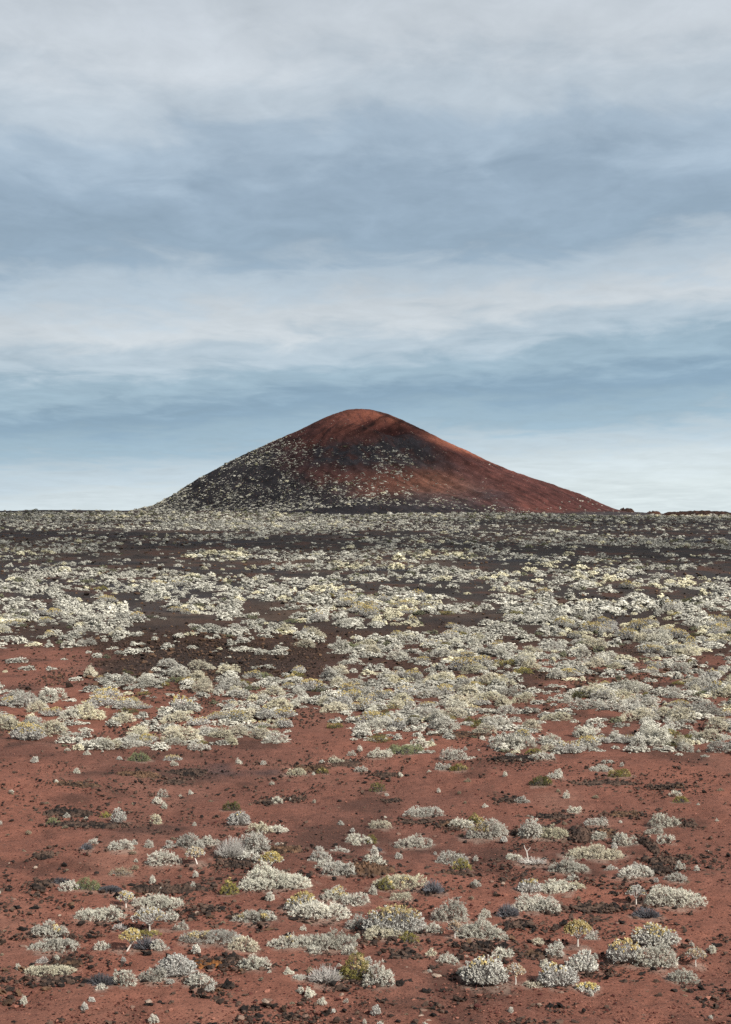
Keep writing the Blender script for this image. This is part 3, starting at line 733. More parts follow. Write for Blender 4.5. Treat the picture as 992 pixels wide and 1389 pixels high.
 ('C', 777, 1194, 14, 8, {}, 'tiny grey tuft at the foot of the stepped pair', None),
 ('Y', 717, 1213, 32, 22, dict(yellow=.45), 'grey twiggy spurge with straw-yellow tips beside a silver pair', None),
 ('C', 754, 1212, 44, 21, {}, 'silver cushion between the straw-tipped spurge and a small round tuft', None),
 ('C', 783, 1208, 18, 13, {}, 'small round tuft at the end of the straw-tipped spurge row', None),
 ('C', 724, 1238, 56, 29, {}, 'bulky pale shrub with dark dead brush at one end', 'the bulky pale shrub'),
 ('D', 690, 1246, 34, 24, {}, 'dark dead brush at the end of the bulky pale shrub', None),
 ('T', 863, 1226, 26, 26, dict(yellow=.1, trunk=.3), 'white candelabra plant with pale crown and short bare stem', 'the pale candelabra plant'),
 ('C', 911, 1231, 62, 32, {}, 'large silver shrub behind the dark yellow-flowered bush', 'the large silver shrub'),
 ('D', 877, 1247, 38, 20, {}, 'dark bush with a few yellow flowers under the pale candelabra plant', None),
 ('C', 754, 1300, 23, 25, {}, 'upright silver shrub standing on orange-speckled lava', 'the upright silver shrub'),
 ('C', 730, 1281, 11, 9, {}, 'tiny white tuft on red soil above the orange-speckled lava', None),
 ('Y', 848, 1308, 46, 34, dict(yellow=.5), 'yellow-topped spurge with a visible trunk, lower of a group of three', None),
 ('Y', 890, 1286, 56, 35, dict(yellow=.5), 'yellow-topped spurge at the back of a group of three domes', 'the group of three domes'),
 ('C', 893, 1314, 48, 36, {}, 'grey-silver dome in front within the group of three domes', None),
 ('W', 790, 1320, 44, 30, dict(leafy=1), 'open star-like shrub of thin whitish twigs', 'the star-like twig shrub'),
 ('Y', 757, 1340, 50, 35, dict(yellow=.3), 'grey bushy spurge with faint yellow tips near the star-like shrub', None),
 ('C', 724, 1340, 20, 10, {}, 'low grey tuft wedged between the spurge mass and the bushy grey spurge', None),
 ('C', 926, 1334, 36, 22, {}, 'sparse white shrub with gaps of red soil showing', None),
 ('Y', 796, 1345, 30, 13, dict(yellow=.8), 'low orange-yellow tipped spurge at the bottom edge', None),
 ('T', 944, 1309, 26, 24, dict(yellow=.6, tip='pink'), 'pinkish candelabra plant cut by the picture edge beside three domes', None),
 # ---- second rank
 ('C', 213, 1118, 15, 15, {}, 'small upright silver shrub alone on red soil in front of scattered clinker', 'the small upright silver shrub'),
 ('C', 221, 1082, 12, 13, {}, 'upper of two little silver tufts on bare red ground', None),
 ('C', 214, 1090, 13, 10, {}, 'lower of two little silver tufts on bare red ground', None),
 ('G', 314, 1102, 23, 15, dict(leaf='olive'), 'dark olive round bush behind a white-stemmed shrub', 'the dark olive bush'),
 ('Y', 324, 1120, 31, 20, dict(yellow=.15), 'white-stemmed shrub with a dark shaded hollow at its foot', None),
 ('G', 144, 1110, 14, 9, dict(leaf='lime'), 'small yellow-green clump next to a pale stalky shrub', None),
 ('W', 160, 1117, 19, 22, dict(leafy=1), 'pale stalky shrub with long flower stems beside a yellow-green clump', 'the pale stalky shrub'),
 ('G', 189, 1033, 29, 12, dict(leaf='green'), 'grey-green low bush in the clinker below the pale belt', 'the grey-green bush'),
 ('G', 72, 1118, 16, 9, dict(leaf='green'), 'faded green mat in the clinker field', None),
 ('C', 574, 1108, 39, 16, {}, 'elongated white cushion alone on speckled red soil', 'the elongated white cushion'),
 ('C', 516, 1124, 24, 12, {}, 'silver tuft sitting on a streak of dark clinker', None),
 ('C', 627, 1123, 27, 15, {}, 'silver shrub backed by dark rust-coloured lava', None),
 ('C', 660, 1139, 50, 32, dict(yellow=.3), 'large mixed silver and yellow-green shrub against rusty lava', 'the large mixed shrub'),
 ('G', 646, 1116, 20, 12, dict(leaf='lime'), 'yellow-green crest above the large mixed shrub', None),
 ('C', 722, 1137, 31, 30, {}, 'silver shrub draped over black lava, left of a pair', 'the shrub draped over black lava'),
 ('C', 752, 1138, 33, 20, {}, 'silver shrub on black lava, right of a pair', None),
 ('C', 810, 1122, 26, 15, {}, 'oval silver shrub behind the black lava ledge', None),
 ('C', 900, 1123, 33, 20, {}, 'upper silver shrub of three descending beside the dark gully', 'the three descending shrubs'),
 ('C', 889, 1132, 22, 13, {}, 'middle silver shrub of three descending beside the dark gully', None),
 ('C', 903, 1144, 20, 14, {}, 'lowest silver shrub of three descending beside the dark gully', None),
 ('C', 814, 1140, 18, 13, {}, 'small silver shrub on the black lava ledge', None),
 ('G', 513, 1074, 18, 13, dict(leaf='olive'), 'small dark olive bush with yellowish top on open red soil', 'the small olive bush'),
 ('C', 516, 1028, 28, 14, {}, 'low silver mound just outside the dense pale belt beside a grey-green mat', None),
 ('G', 552, 1023, 44, 13, dict(leaf='green'), 'long grey-green mat bush at the edge of the dense pale belt', 'the long grey-green mat'),
 ('C', 615, 1031, 30, 18, {}, 'bright white bushy shrub just below the dense pale belt', 'the bright white shrub'),
 ('C', 601, 1045, 18, 11, {}, 'silver tuft paired with a flat yellow-green bush', None),
 ('G', 622, 1046, 24, 10, dict(leaf='lime'), 'flat yellow-green bush under the bright white bushy shrub', None),
 ('G', 734, 1067, 28, 14, dict(leaf='olive'), 'dark olive bush with yellow-green top beside a pale tuft', 'the dark olive bush with pale tuft'),
 ('C', 754, 1056, 18, 9, {}, 'pale tuft behind the dark olive bush with yellow-green top', None),
 ('G', 840, 1056, 30, 13, dict(leaf='lime'), 'yellow-green bush with a silver end below the dense belt', 'the yellow-green bush with silver end'),
 ('C', 814, 1047, 27, 10, {}, 'silver cushion joined to a yellow-green bush below the dense belt', None),
 ('G', 924, 1090, 19, 10, dict(leaf='lime'), 'yellow-green low bush in front of a small white tuft', None),
 ('C', 917, 1080, 13, 8, {}, 'small white tuft behind a yellow-green low bush', None),
 ('C', 734, 1031, 27, 11, {}, 'white cushion with a yellow neighbour at the belt edge', None),
 ('G', 724, 1023, 18, 8, dict(leaf='lime'), 'lime-yellow tuft behind a white cushion at the belt edge', None),
 ('C', 708, 1090, 17, 10, {}, 'small grey-white tuft alone on speckled red soil', None),
 ('C', 779, 1103, 17, 10, dict(), 'double grey tuft on speckled red soil behind the black ledge', None),
 ('C', 376, 1090, 12, 10, {}, 'small white tuft beside a brown lava lump on red soil', None),
 ('C', 376, 1128, 24, 10, {}, 'flat white patchy cushion behind the brown lava hump', None),
 ('C', 352, 1130, 26, 16, {}, 'whitish shrub behind the brown lava hump and the tall silver shrub', None),
 ('C', 403, 1052, 22, 10, {}, 'silver tuft on a strip of grey ash', None),
 ('C', 456, 1036, 18, 10, {}, 'silver tuft in the dark clinker below the pale belt', None),
 ('C', 490, 1047, 16, 8, {}, 'flat pale tuft beside a strip of dark clinker', None),
 ('G', 437, 1049, 14, 7, dict(leaf='lime'), 'small olive-yellow tuft in the dark clinker', None),
]
LEAF = {'green': ('green', 'green'), 'lime': ('lime', 'yellow'), 'olive': ('olive', 'lime'), 'olive2': ('lime', 'yellow'), 'buff': ('buff', 'buff')}
NAMES = {'C': ('silver_shrub', 'shrub'), 'Y': ('spurge_dome', 'shrub'), 'T': ('candelabra_plant', 'succulent'), 'W': ('twig_shrub', 'shrub'), 'D': ('dead_brush', 'dead bush'), 'G': ('green_bush', 'bush'), 'B': ('dead_branch', 'dead branch')}
GROUPS = {'C': 'silver cushion shrubs on the red ground', 'Y': 'spurge domes on the red ground', 'T': 'candelabra plants on the red ground', 'W': 'bare twig shrubs on the red ground', 'D': 'dead dark brush on the red ground', 'G': 'green and yellow-green bushes on the red ground', 'B': None}
landmarks = []      # (px, py, phrase)
placed = []         # (x, y, radius) taken ground
for i, (kind, cx, by, wp, hp, op, label, key) in enumerate(P):
    rng = np.random.default_rng(1000+i)
    g = unproject(cx, by); m = g[1]/F
    W_ = wp*m*(1.12 if kind == 'C' else 1.04); tilt = (by-CY)/F
    H_ = max(hp*m-tilt*W_*.5, hp*m*.5, .12)*(.92 if kind == 'C' else 1)
    if kind == 'T': H_ = hp*m*.97
    back = 0 if kind == 'T' else W_*.30
    y = g[1]+back; x = (cx-CX)/F*y; z = float(ground_z(x, y))
    if kind == 'C': ms = make_cushion(W_, H_, rng, yellow=op.get('yellow', 0), leafmat=('silver', 'silver_cream', 'silver', 'silver_dull', 'silver')[int(rng.integers(5))], tl=float(rng.uniform(.040, .050)))
    elif kind == 'G':
        lf, tp = LEAF[op.get('leaf', 'green')]
        ms = make_cushion(W_, H_, rng, leafmat=lf, yellow=.35 if lf != tp else 0, tipmat=tp, tl=.045, stem='twig_grey' if lf == 'buff' else 'twig_dark')
    elif kind == 'Y': ms = make_spurge(W_, H_, rng, yellow=op['yellow'])
    elif kind == 'W': ms = make_spurge(W_, H_, rng, yellow=0, twig='twig_white', tuft=bool(op.get('leafy')), thick=1.0, dens=1.1, bow=.42)
    elif kind == 'D': ms = make_spurge(W_, H_, rng, yellow=0, twig='twig_dark', tuft=False, dens=1.5, thick=1.1)
    elif kind == 'T': ms = make_candelabra(W_, H_, rng, op.get('lean', 0), op.get('yellow', .8), op.get('trunk', .34), op.get('tip', 'yellow'))
    else: ms = make_deadwood(W_, H_, rng)
    nm, cat = NAMES[kind]
    o = plant(nm, ms, (x, y, z-.015))
    tag(o, label, cat, GROUPS[kind])
    placed.append((x, y, W_*.5))
    if key: landmarks.append((cx, by, key))
# ================================================================== LAVA: outcrops one by one, loose rocks, rubble
LAVA = [  # centre x, base y, width, height (photo px), material, label
 (232, 1211, 116, 20, 'lava', 'long dark lava strip running from the green thicket to the yellow-green bush', 'the long dark lava strip'),
 (383, 1158, 60, 22, 'lava_brown', 'brown lava hump behind the big sprawling silver cushion', 'the brown lava hump'),
 (492, 1186, 92, 29, 'lava_brown', 'broad brown lava hump carrying a round silver shrub', 'the broad brown lava hump'),
 (278, 1314, 52, 19, 'orange', 'orange-brown lichen-covered lava beside the twiggy grey dome', 'the orange-brown lava'),
 (318, 1308, 24, 12, 'lava', 'short dark lava lump between the orange-brown lava and a round cushion', None),
 (90, 1312, 48, 20, 'lava_brown', 'dark lava crumbs in a low ridge under the wide silver cushion', None),
 (75, 1336, 66, 14, 'lava', 'dark lava ridge below the flat whitish cushion', None),
 (655, 1289, 42, 20, 'lava', 'black lava shelf under the bulky whitish cushion', 'the black lava shelf'),
 (727, 1302, 36, 20, 'lava_brown', 'orange-speckled lava beside the upright silver shrub', 'the orange-speckled lava'),
 (792, 1236, 36, 12, 'lava', 'low black lava crust on open red soil behind the yellow umbrella plant', None),
 (820, 1234, 38, 13, 'lava_brown', 'rust-topped lava crust beside another black crust on open red soil', None),
 (808, 1250, 22, 10, 'lava', 'small isolated lava knob in front of two lava crusts', None),
 (746, 1238, 34, 18, 'lava', 'black lava lump at the end of the bulky pale shrub', None),
 (700, 1258, 34, 14, 'lava', 'dark lava crumbs in front of the dark dead brush', None),
 (548, 1300, 28, 13, 'lava', 'loose heap of lava in front of the largest yellow-crested spurge', None),
 (615, 1188, 46, 13, 'lava_brown', 'dark clinker patch in front of the silver and lime pair', None),
 (318, 1177, 46, 15, 'lava', 'dark lava hump beneath the spiky radiating shrub', None),
 (285, 1236, 34, 12, 'lava', 'scattered lava crumbs behind the half yellow-green shrub', None),
 (905, 1170, 60, 14, 'lava', 'dark rim of the lava gully with red soil behind it', None),
 (892, 1183, 38, 15, 'lava', 'lava lobe at the lower end of the gully', None),
 (880, 1158, 18, 34, 'lava', 'steep narrow lava wall of the gully', 'the gully wall'),
 (706, 1134, 22, 16, 'lava', 'black lava lump under the shrub draped over black lava', None),
 (738, 1130, 26, 18, 'lava', 'black lava block between the pair of draped shrubs', None),
 (790, 1140, 40, 24, 'lava', 'black lava ledge with a grey face below the oval silver shrub', 'the black lava ledge'),
 (826, 1136, 28, 18, 'lava_brown', 'rusty lava block topped with orange growth on the black ledge', None),
 (935, 1123, 22, 16, 'lava', 'dark lava lump at the far end of the three descending shrubs', None),
 (612, 1124, 40, 15, 'lava_brown', 'rusty lava outcrop behind the large mixed shrub', None),
 (566, 1117, 66, 9, 'lava', 'thin streak of clinker in front of the elongated white cushion', None),
 (92, 1108, 90, 18, 'lava', 'wide field of black clinker on red soil', 'the wide clinker field'),
 (120, 1122, 110, 14, 'lava', 'front row of the wide clinker field', None),
 (60, 1165, 26, 26, 'lava', 'black lava blocks in front of the wide clinker field', None),
 (58, 1205, 30, 24, 'lava', 'black lava blocks beside the grey-green thicket', None),
 (104, 1068, 70, 10, 'lava_brown', 'low clinker streak on bare red soil behind the wide clinker field', None),
 (188, 1056, 62, 16, 'lava_brown', 'clinker patch in front of the grey-green bush', None),
 (252, 1052, 56, 16, 'lava', 'clinker patch beside the grey ash strip', None),
 (238, 1064, 36, 11, 'lava', 'short clinker bank in front of another clinker patch', None),
 (424, 1046, 52, 13, 'lava_brown', 'clinker bank at the end of the grey ash strip', None),
 (468, 1040, 40, 12, 'lava', 'black clinker bank just under the pale belt', None),
 (523, 1055, 40, 11, 'lava', 'clinker bank holding a few silver tufts', None),
 (400, 1086, 22, 8, 'lava_brown', 'small brown lava lump on open red soil', None),
 (364, 1091, 18, 8, 'lava_brown', 'smaller brown lava lump beside a white tuft', None),
 (533, 1088, 16, 7, 'lava_brown', 'reddish lava lump in the middle of the red soil', None),
 (700, 1032, 70, 12, 'lava', 'dark clinker under the yellow-neighboured white cushion', None),
 (690, 1088, 30, 9, 'lava', 'clinker streak beside the small grey-white tuft', None),
 (820, 1066, 90, 10, 'lava', 'wide thin clinker spread in front of the yellow-green bush with silver end', None),
 (905, 1070, 56, 9, 'lava_brown', 'thin brown clinker spread behind the yellow-green low bush', None),
 (745, 1112, 60, 12, 'lava', 'clinker bank behind the pair of draped shrubs', None),
 (850, 1108, 50, 12, 'lava_brown', 'clinker bank behind the three descending shrubs', None),
 (620, 1000, 90, 12, 'lava_brown', 'brown lava crust inside the front edge of the pale belt', None),
]
def make_outcrop(W, D, H, rng, mat, sparse=.42):
    """crust of rough lava: a broken, spiky height field lying on the soil"""
    st = float(np.clip(W/44, .065, .15))
    nx_, ny_ = int(W/st)+1, max(6, int(D/st)+1)
    xs = np.linspace(-W/2, W/2, nx_); ys = np.linspace(-D/2, D/2, ny_)
    XX, YY = np.meshgrid(xs, ys); o = rng.random()*200
    e = (XX/(W/2))**2+(YY/(D/2))**2
    msk = 1-e+ (fbm(XX/.45+o, YY/.45, 3)-.5)*1.7
    a = fbm(XX/.23+o, YY/.23+7, 3); b = 1-np.abs(fbm(XX/.15+o, YY/.15, 2)*2-1)
    c = vnoise(XX/(st*1.3)+o, YY/(st*1.3))
    h = sstep(0, .7, msk)*(H*.32+H*.8*(a-.35))+sstep(.0, .25, msk)*(b*.25+rng.random(XX.shape)**1.5*1.0)*min(H*.9, .13)
    hole = (fbm(XX/.33+o+50, YY/.33, 2) < sparse-.12*np.clip(1-e, 0, 1)-.05)
    h = np.where(hole, h*.15-.05, h)-.04
    jx = XX+rng.normal(size=XX.shape)*st*.28; jy = YY+rng.normal(size=XX.shape)*st*.28
    ok = (msk > 0)
    idx = np.arange(nx_*ny_).reshape(ny_, nx_)
    Fq = np.stack([idx[:-1, :-1], idx[:-1, 1:], idx[1:, 1:], idx[1:, :-1]], -1).reshape(-1, 4)
    Fq = Fq[ok.ravel()[Fq].any(1)]
    us = np.unique(Fq); rm = np.full(nx_*ny_, -1); rm[us] = np.arange(len(us))
    V = np.stack([jx.ravel(), jy.ravel(), h.ravel()], 1)[us]
    t = np.stack([vnoise(XX/.2+o, YY/.2).ravel()[us], c.ravel()[us]], 1)
    return V, rm[Fq], t
M['orange_lava'] = rock_material('lichen_lava', (.02, .012, .008), (.30, .115, .03), 7)
rub_p = []; rub_s = []
for i, (cx, by, wp, hp, mt, label, key) in enumerate(LAVA):
    rng = np.random.default_rng(5000+i)
    g = unproject(cx, by); m = g[1]/F; tilt = (by-CY)/F
    W_ = wp*m; H_ = float(np.clip(hp*m*.30, .08, .26)); D_ = float(np.clip((hp*m-H_*.8)/tilt*.8, W_*.22, W_*1.6))
    if wp < 20 and hp > 30: D_ = 4.2
    y = g[1]+D_*.42; x = (cx-CX)/F*y
    V, Fq, t = make_outcrop(W_, D_, H_, rng, mt)
    V[:, 2] += ground_z(V[:, 0]+x, V[:, 1]+y)-float(ground_z(x, y))
    me = mesh_from('lava_outcrop', V, Fq, M['orange_lava' if mt == 'orange' else mt], t)
    o = link('lava_outcrop', me, None, (x, y, float(ground_z(x, y))-.015))
    tag(o, label, 'lava outcrop', 'lava outcrops on the red ground')
    if key: landmarks.append((cx, by, key))
    n = int(120+W_*D_*22)
    q = rng.normal(size=(n, 2))*np.array([W_*.42, D_*.5])+np.array([x, y])
    for a in q:
        rub_p.append((a[0], a[1], float(ground_z(*a)))); rub_s.append(min(.13, .036*math.exp(rng.normal()*.5+.4)))

def near_any(x, y, r, k=1.0):
    for a, b, c in placed:
        if (x-a)**2+(y-b)**2 < (k*(r+c))**2: return True
    return False
def where_label(prefix, px, py, used, suffix_group):
    """words that place a small repeat beside the plant or rock that is easiest to find near it"""
    best = sorted(landmarks, key=lambda k: (k[0]-px)**2+((k[1]-py)*1.6)**2)[:4]
    for bx, by, ph in best:
        dx, dy = px-bx, (py-by)*1.6
        if abs(dx) > abs(dy)*1.2: rel = 'to the right of' if dx > 0 else 'to the left of'
        else: rel = 'in front of' if dy > 0 else 'behind'
        d = math.hypot(dx, dy); rel = ('just ' if d < 45 else 'well ' if d > 95 else '')+rel
        lab = f'{prefix} {rel} {ph}'
        if lab not in used: return lab
    return lab

# scattered rubble over the red ground and brown belt, thick where the clinker noise says so
rng = np.random.default_rng(77)
cand = []
while len(cand) < 26000:
    px = rng.uniform(-60, 1052); py = rng.uniform(870, 1420) if rng.random() < .8 else rng.uniform(870, 1010)
    m = fbm(px/95, py/26, 3, 21.0); m2 = fbm(px/26, py/9, 2, 31.0)
    d = np.clip((m-.50)*5+(m2-.5)*2.2+.10, .05, 1)
    if py < 1010 and 120 < px < 440 and 862 < py < 935: d = 1
    if rng.random() < d: cand.append((px, py))
big = []
for px, py in cand:
    g = unproject(px, py)
    if g is None: continue
    s = .030*math.exp(abs(rng.normal())*.62)*(1+.6*(py < 1000))
    s = min(s, .13)
    if s > .07 and 1035 < py < 1385: big.append((s*F/g[1], px, py, s, g))
    else: rub_p.append(tuple(g)); rub_s.append(min(s, .14))
big.sort(key=lambda b: -b[0])
for b in big[220:]: rub_p.append(tuple(b[4])); rub_s.append(b[3])
protos = []
for k in range(9):
    r2 = np.random.default_rng(300+k)
    protos.append(mesh_from('lava_rock', jagged(JV, r2, .75, .6), JF, M['lava' if k % 3 else 'lava_brown'], np.repeat([[r2.random(), r2.random()]], len(JV), 0)))
usedl = {}
def share(o, lab, cat, used):
    used.setdefault(lab, []).append(o); o['label'] = lab; o['category'] = cat
rock_n = 0
for sz, px, py, s, g in big[:220]:
    if near_any(g[0], g[1], s, .8): rub_p.append(tuple(g)); rub_s.append(s); continue
    o = link('lava_rock', protos[rng.integers(9)], None, (g[0], g[1], g[2]+s*.28)); o.rotation_euler = (rng.normal()*.3, rng.normal()*.3, rng.random()*6.28); o.scale = (s*1.1,)*3
    share(o, where_label('chunky dark lava rock' if s > .12 else 'small dark lava rock', px, py, usedl, ''), 'rock', usedl)
bag = Bag(); rubble(bag, rub_p, rub_s, rng)
V, Fq, t = bag.data()
tag(link('lava_rubble', mesh_from('lava_rubble', V, Fq, M['lava'], t)), 'dark broken lava rubble strewn in patches over the red soil', 'rubble', kind='stuff')
# red cinder grit
bag = Bag(); gp = []; gs = []
for _ in range(15000):
    px = rng.uniform(-40, 1032); py = 1400-rng.random()**1.25*390
    g = unproject(px, py); gp.append(g); gs.append(.018*math.exp(abs(rng.normal())*.55))
rubble(bag, gp, gs, rng, .9)
V, Fq, t = bag.data()
tag(link('cinder_gravel', mesh_from('cinder_gravel', V, Fq, M['cinder'], t)), 'red and pinkish cinder grit scattered over the bare soil', 'gravel', kind='stuff')
# pale stones
sp_ = [mesh_from('pale_stone', jagged(JV, np.random.default_rng(400+k), .2, .6), JF, M['stone'], np.repeat([[.2*k, .5]], len(JV), 0), smooth=False) for k in range(5)]
n = 0
while n < 70:
    px = rng.uniform(0, 992); py = rng.uniform(1130, 1389); g = unproject(px, py); s = rng.uniform(.05, .115)
    if near_any(g[0], g[1], s): continue
    o = link('pale_stone', sp_[n % 5], None, (g[0], g[1], g[2]+s*.2)); o.scale = (s*1.3, s, s); o.rotation_euler[2] = rng.random()*6
    share(o, where_label('pale weathered stone', px, py, usedl, ''), 'stone', usedl); n += 1

# ================================================================== SMALL REPEATS ON THE RED GROUND
def proto_set(maker, n, seed, name, **kw):
    out = []
    for k in range(n):
        ms = maker(np.random.default_rng(seed+k), k)
        out.append(ms)
    return out
def joined(ms, name):
    """one mesh with several materials, for repeats too small to show parts"""
    V = []; Fq = []; T_ = []; mi = []; mats = []; off = 0
    for me in ms.values():
        if me is None: continue
        v = np.zeros(len(me.vertices)*3, np.float32); me.vertices.foreach_get('co', v); v = v.reshape(-1, 3)
        f = np.zeros(len(me.loops), np.int32); me.loops.foreach_get('vertex_index', f); f = f.reshape(-1, 4)
        c = np.zeros(len(v)*4, np.float32); me.color_attributes['tint'].data.foreach_get('color', c)
        V.append(v); Fq.append(f+off); off += len(v); T_.append(c.reshape(-1, 4)[:, :2]); mi.append(np.full(len(f), len(mats), np.int32)); mats.append(me.materials[0])
    me = mesh_from(name, np.concatenate(V), np.concatenate(Fq), mats[0], np.concatenate(T_))
    for m in mats[1:]: me.materials.append(m)
    me.polygons.foreach_set('material_index', np.concatenate(mi))
    return me
tufts = [make_cushion(.62, .38, np.random.default_rng(600+k), dens=1.2, D=.5) for k in range(7)]
tufts += [make_spurge(.6, .4, np.random.default_rng(620+k), yellow=0, twig='twig_white', dens=.9) for k in range(2)]
buffs = [make_cushion(.42, .17, np.random.default_rng(640+k), leafmat='buff', D=.36, tl=.03, nl=13, dens=1.6) for k in range(5)]
troot = []
def place_small(protos_, name, prefix, cat, count, wlo, whi, ylo, yhi, base, group):
    n = tries = 0; roots = {}
    while n < count and tries < count*60:
        tries += 1
        px = rng.uniform(-30, 1022); py = ylo+(yhi-ylo)*rng.random()**1.3
        g = unproject(px, py); wpx = rng.uniform(wlo, whi)*(.72+.5*(py-1000)/400); W_ = wpx*g[1]/F
        if near_any(g[0], g[1], W_*.5, .95): continue
        k = int(rng.integers(len(protos_))); s = W_/base*.9
        sc = (s, s, s*rng.uniform(.85, 1.2)); rot = rng.random()*6.28
        if k not in roots:
            o = plant(name, protos_[k], tuple(g), rot); o.scale = sc; roots[k] = o
        else: o = copy_tree(roots[k], tuple(g), rot, sc)
        share(o, where_label(prefix, px, py, usedl, ''), cat, usedl)
        placed.append((g[0], g[1], W_*.4)); n += 1
place_small(tufts, 'silver_tuft', 'small silver tuft', 'shrub', 135, 6, 17, 1008, 1400, .62, '')
place_small(buffs, 'buff_tuft', 'low buff-coloured dry tuft', 'dry plant', 75, 5, 12, 1060, 1400, .42, '')
for lab, os_ in usedl.items():
    for o in os_: o['group'] = lab if len(os_) > 1 else {'rock': 'dark lava rocks on the red ground', 'stone': 'pale stones on the red ground', 'shrub': 'small silver tufts on the red ground', 'dry plant': 'buff dry tufts on the red ground'}[o['category']]

# ================================================================== THE PALE BELT AND THE PLAIN BEHIND
def size_at(py):      # mean shrub width in photo px
    return float(np.interp(py, [695, 703, 722, 750, 780, 800, 850, 900, 950, 1000, 1030], [2.3, 2.6, 3.3, 4.4, 6.4, 8.8, 11.6, 15, 18, 20.5, 20.5]))
def cover(px, py):
    n1 = fbm(px/(70 if py > 790 else 105), py/(15 if py > 790 else 7), 3, 41.0); n2 = fbm(px/24, py/7, 2, 51.0)
    if py > 1003: 
        lim = 1003+(18 if px > 640 else 6)+(n1-.5)*60
        return .95 if py < lim else .04
    if py > 935:
        d = .95-.55*np.clip((360-px)/150, 0, 1)
        return d*np.clip((n1-.33)*4+(n2-.5)*2.4+.26, .03, 1)
    if py > 862:
        if px < 130+(n1-.5)*80: return .10*(n2 > .45)+.30*(py < 880)
        if px < 440+(n1-.5)*140: return (.30 if py < 890 else .22)*(n2 > .45)+.45*(py > 915)
        hole = math.exp(-((px-815)/130)**4-((py-919)/13)**2)
        return np.clip((n1-.35)*4+(n2-.5)*2.6+.24, .06, 1)*.88*(1-.6*hole)
    if py > 783:
        h1 = math.exp(-((px-372)/48)**2-((py-826)/9)**2); h2 = math.exp(-((px-862)/60)**2-((py-838)/10)**2); h3 = math.exp(-((px-640)/45)**2-((py-846)/8)**2)
        return np.clip((n1-.36)*4.5+(n2-.5)*2+.16, .04, 1)*.92*(1-.9*max(h1, h2, h3))*np.interp(py, [783, 800, 815], [.55, .75, .95])
    if py > 765: return np.clip((n1-.46)*4, .05, .6)
    if py > 720: return np.clip((n1-.47)*5+(n2-.5)*1.5+.12, .06, .7)*.62*(.55 if 520 < px < 780 and py < 745 else 1)*(1.2 if px > 740 else 1)
    if py > 706: return .38+.62*math.exp(-((px-370)/140)**4-((py-712)/7)**2)-.22*(px > 650)
    return .7
belt = []
py = 1032.0
while py > 695.2:
    s = size_at(py)
    px = -110+rng.random()*s
    while px < 1102:
        if rng.random() < cover(px, py): belt.append((px+rng.normal()*s*.2, py+rng.normal()*s*.10, s*float(np.clip(math.exp(rng.normal()*.50-.06), .3, 2.1))))
        px += s*rng.uniform(.55, 1.05)
    py -= max(s*.25, 1.0)
# what grows there: mostly silver, yellow spurge domes in drifts, a few green
ind = {'silver_shrub': [], 'spurge_dome': [], 'green_bush': []}; rest = {'silver_shrub': [], 'spurge_dome': [], 'green_bush': []}
for px, py, s in belt:
    g = unproject(px, py)
    if g is None or g[1] > 1100: continue
    ny = fbm(px/80, py/16, 2, 61.0)
    k = 'silver_shrub'
    pyel = np.clip((ny-.57)*4, 0, .5)+.04
    if py < 740: pyel = .06
    u = rng.random()
    if u < pyel: k = 'spurge_dome'
    elif u > (.92 if py > 706 else .70): k = 'green_bush'
    if k == 'spurge_dome' and rng.random() < .5: s *= 1.35
    if k == 'green_bush': s *= .85
    if near_any(g[0], g[1], s*g[1]/F*.4, .9) and py > 1000: continue
    rest[k].append((px, py, s, g))
n_hand = {'silver_shrub': sum(p[0] == 'C' for p in P), 'spurge_dome': sum(p[0] == 'Y' for p in P), 'green_bush': sum(p[0] == 'G' for p in P)}
for k in rest:
    rest[k].sort(key=lambda b: -b[2] if 0 <= b[0] <= 992 else 0)
    q = {'silver_shrub': 300, 'spurge_dome': 170, 'green_bush': 90}[k]-n_hand[k]
    ind[k] = rest[k][:q]; rest[k] = rest[k][q:]
BW = 1.3
bp = {'silver_shrub': [joined(make_cushion(BW, .72, np.random.default_rng(700+k), dens=.95, yellow=.0, D=BW*.85, tl=.068, nl=11, leaf=.33, leafmat=('silver', 'silver_cream', 'silver', 'silver_dull', 'silver_cream')[k % 5]), 'silver_shrub') for k in range(10)],
      'spurge_dome': [joined(make_spurge(BW, .74, np.random.default_rng(720+k), yellow=(.25, .5, .75, .9)[k % 4], dens=.55, thick=1.3), 'spurge_dome') for k in range(8)],
      'green_bush': [joined(make_cushion(BW, .55, np.random.default_rng(740+k), dens=.8, leafmat=('lime', 'olive', 'green', 'lime')[k % 4], yellow=.3 if k % 2 == 0 else 0, tipmat='yellow', D=BW*.8, tl=.065, nl=8, stem='twig_dark'), 'green_bush') for k in range(5)]}
WORD = {'silver_shrub': ('pale silver shrub', 'shrub'), 'spurge_dome': ('cream-topped spurge dome', 'shrub'), 'green_bush': ('small green bush', 'bush')}
def belt_place(px, py):
    side = 'left third' if px < 350 else 'middle third' if px < 650 else 'right third'
    row = 'ragged front edge' if py > 985 else 'front half' if py > 945 else 'middle' if py > 900 else 'back'
    return f'on the {row} of the dense pale belt, {side}' if row == 'ragged front edge' else f'packed in the {row} of the dense pale belt, {side}'
for k, lst in ind.items():
    for px, py, s, g in lst:
        W_ = s*g[1]/F; o = link(k, bp[k][int(rng.integers(len(bp[k])))], None, tuple(g-np.array([0, 0, .03]))); q = W_/BW
        o.scale = (q*rng.uniform(.95, 1.35), q, q*rng.uniform(.52, .85)); o.rotation_euler[2] = rng.random()*6.28
        lab = f'{WORD[k][0]} {belt_place(px, py)}'
        tag(o, lab, WORD[k][1], lab)

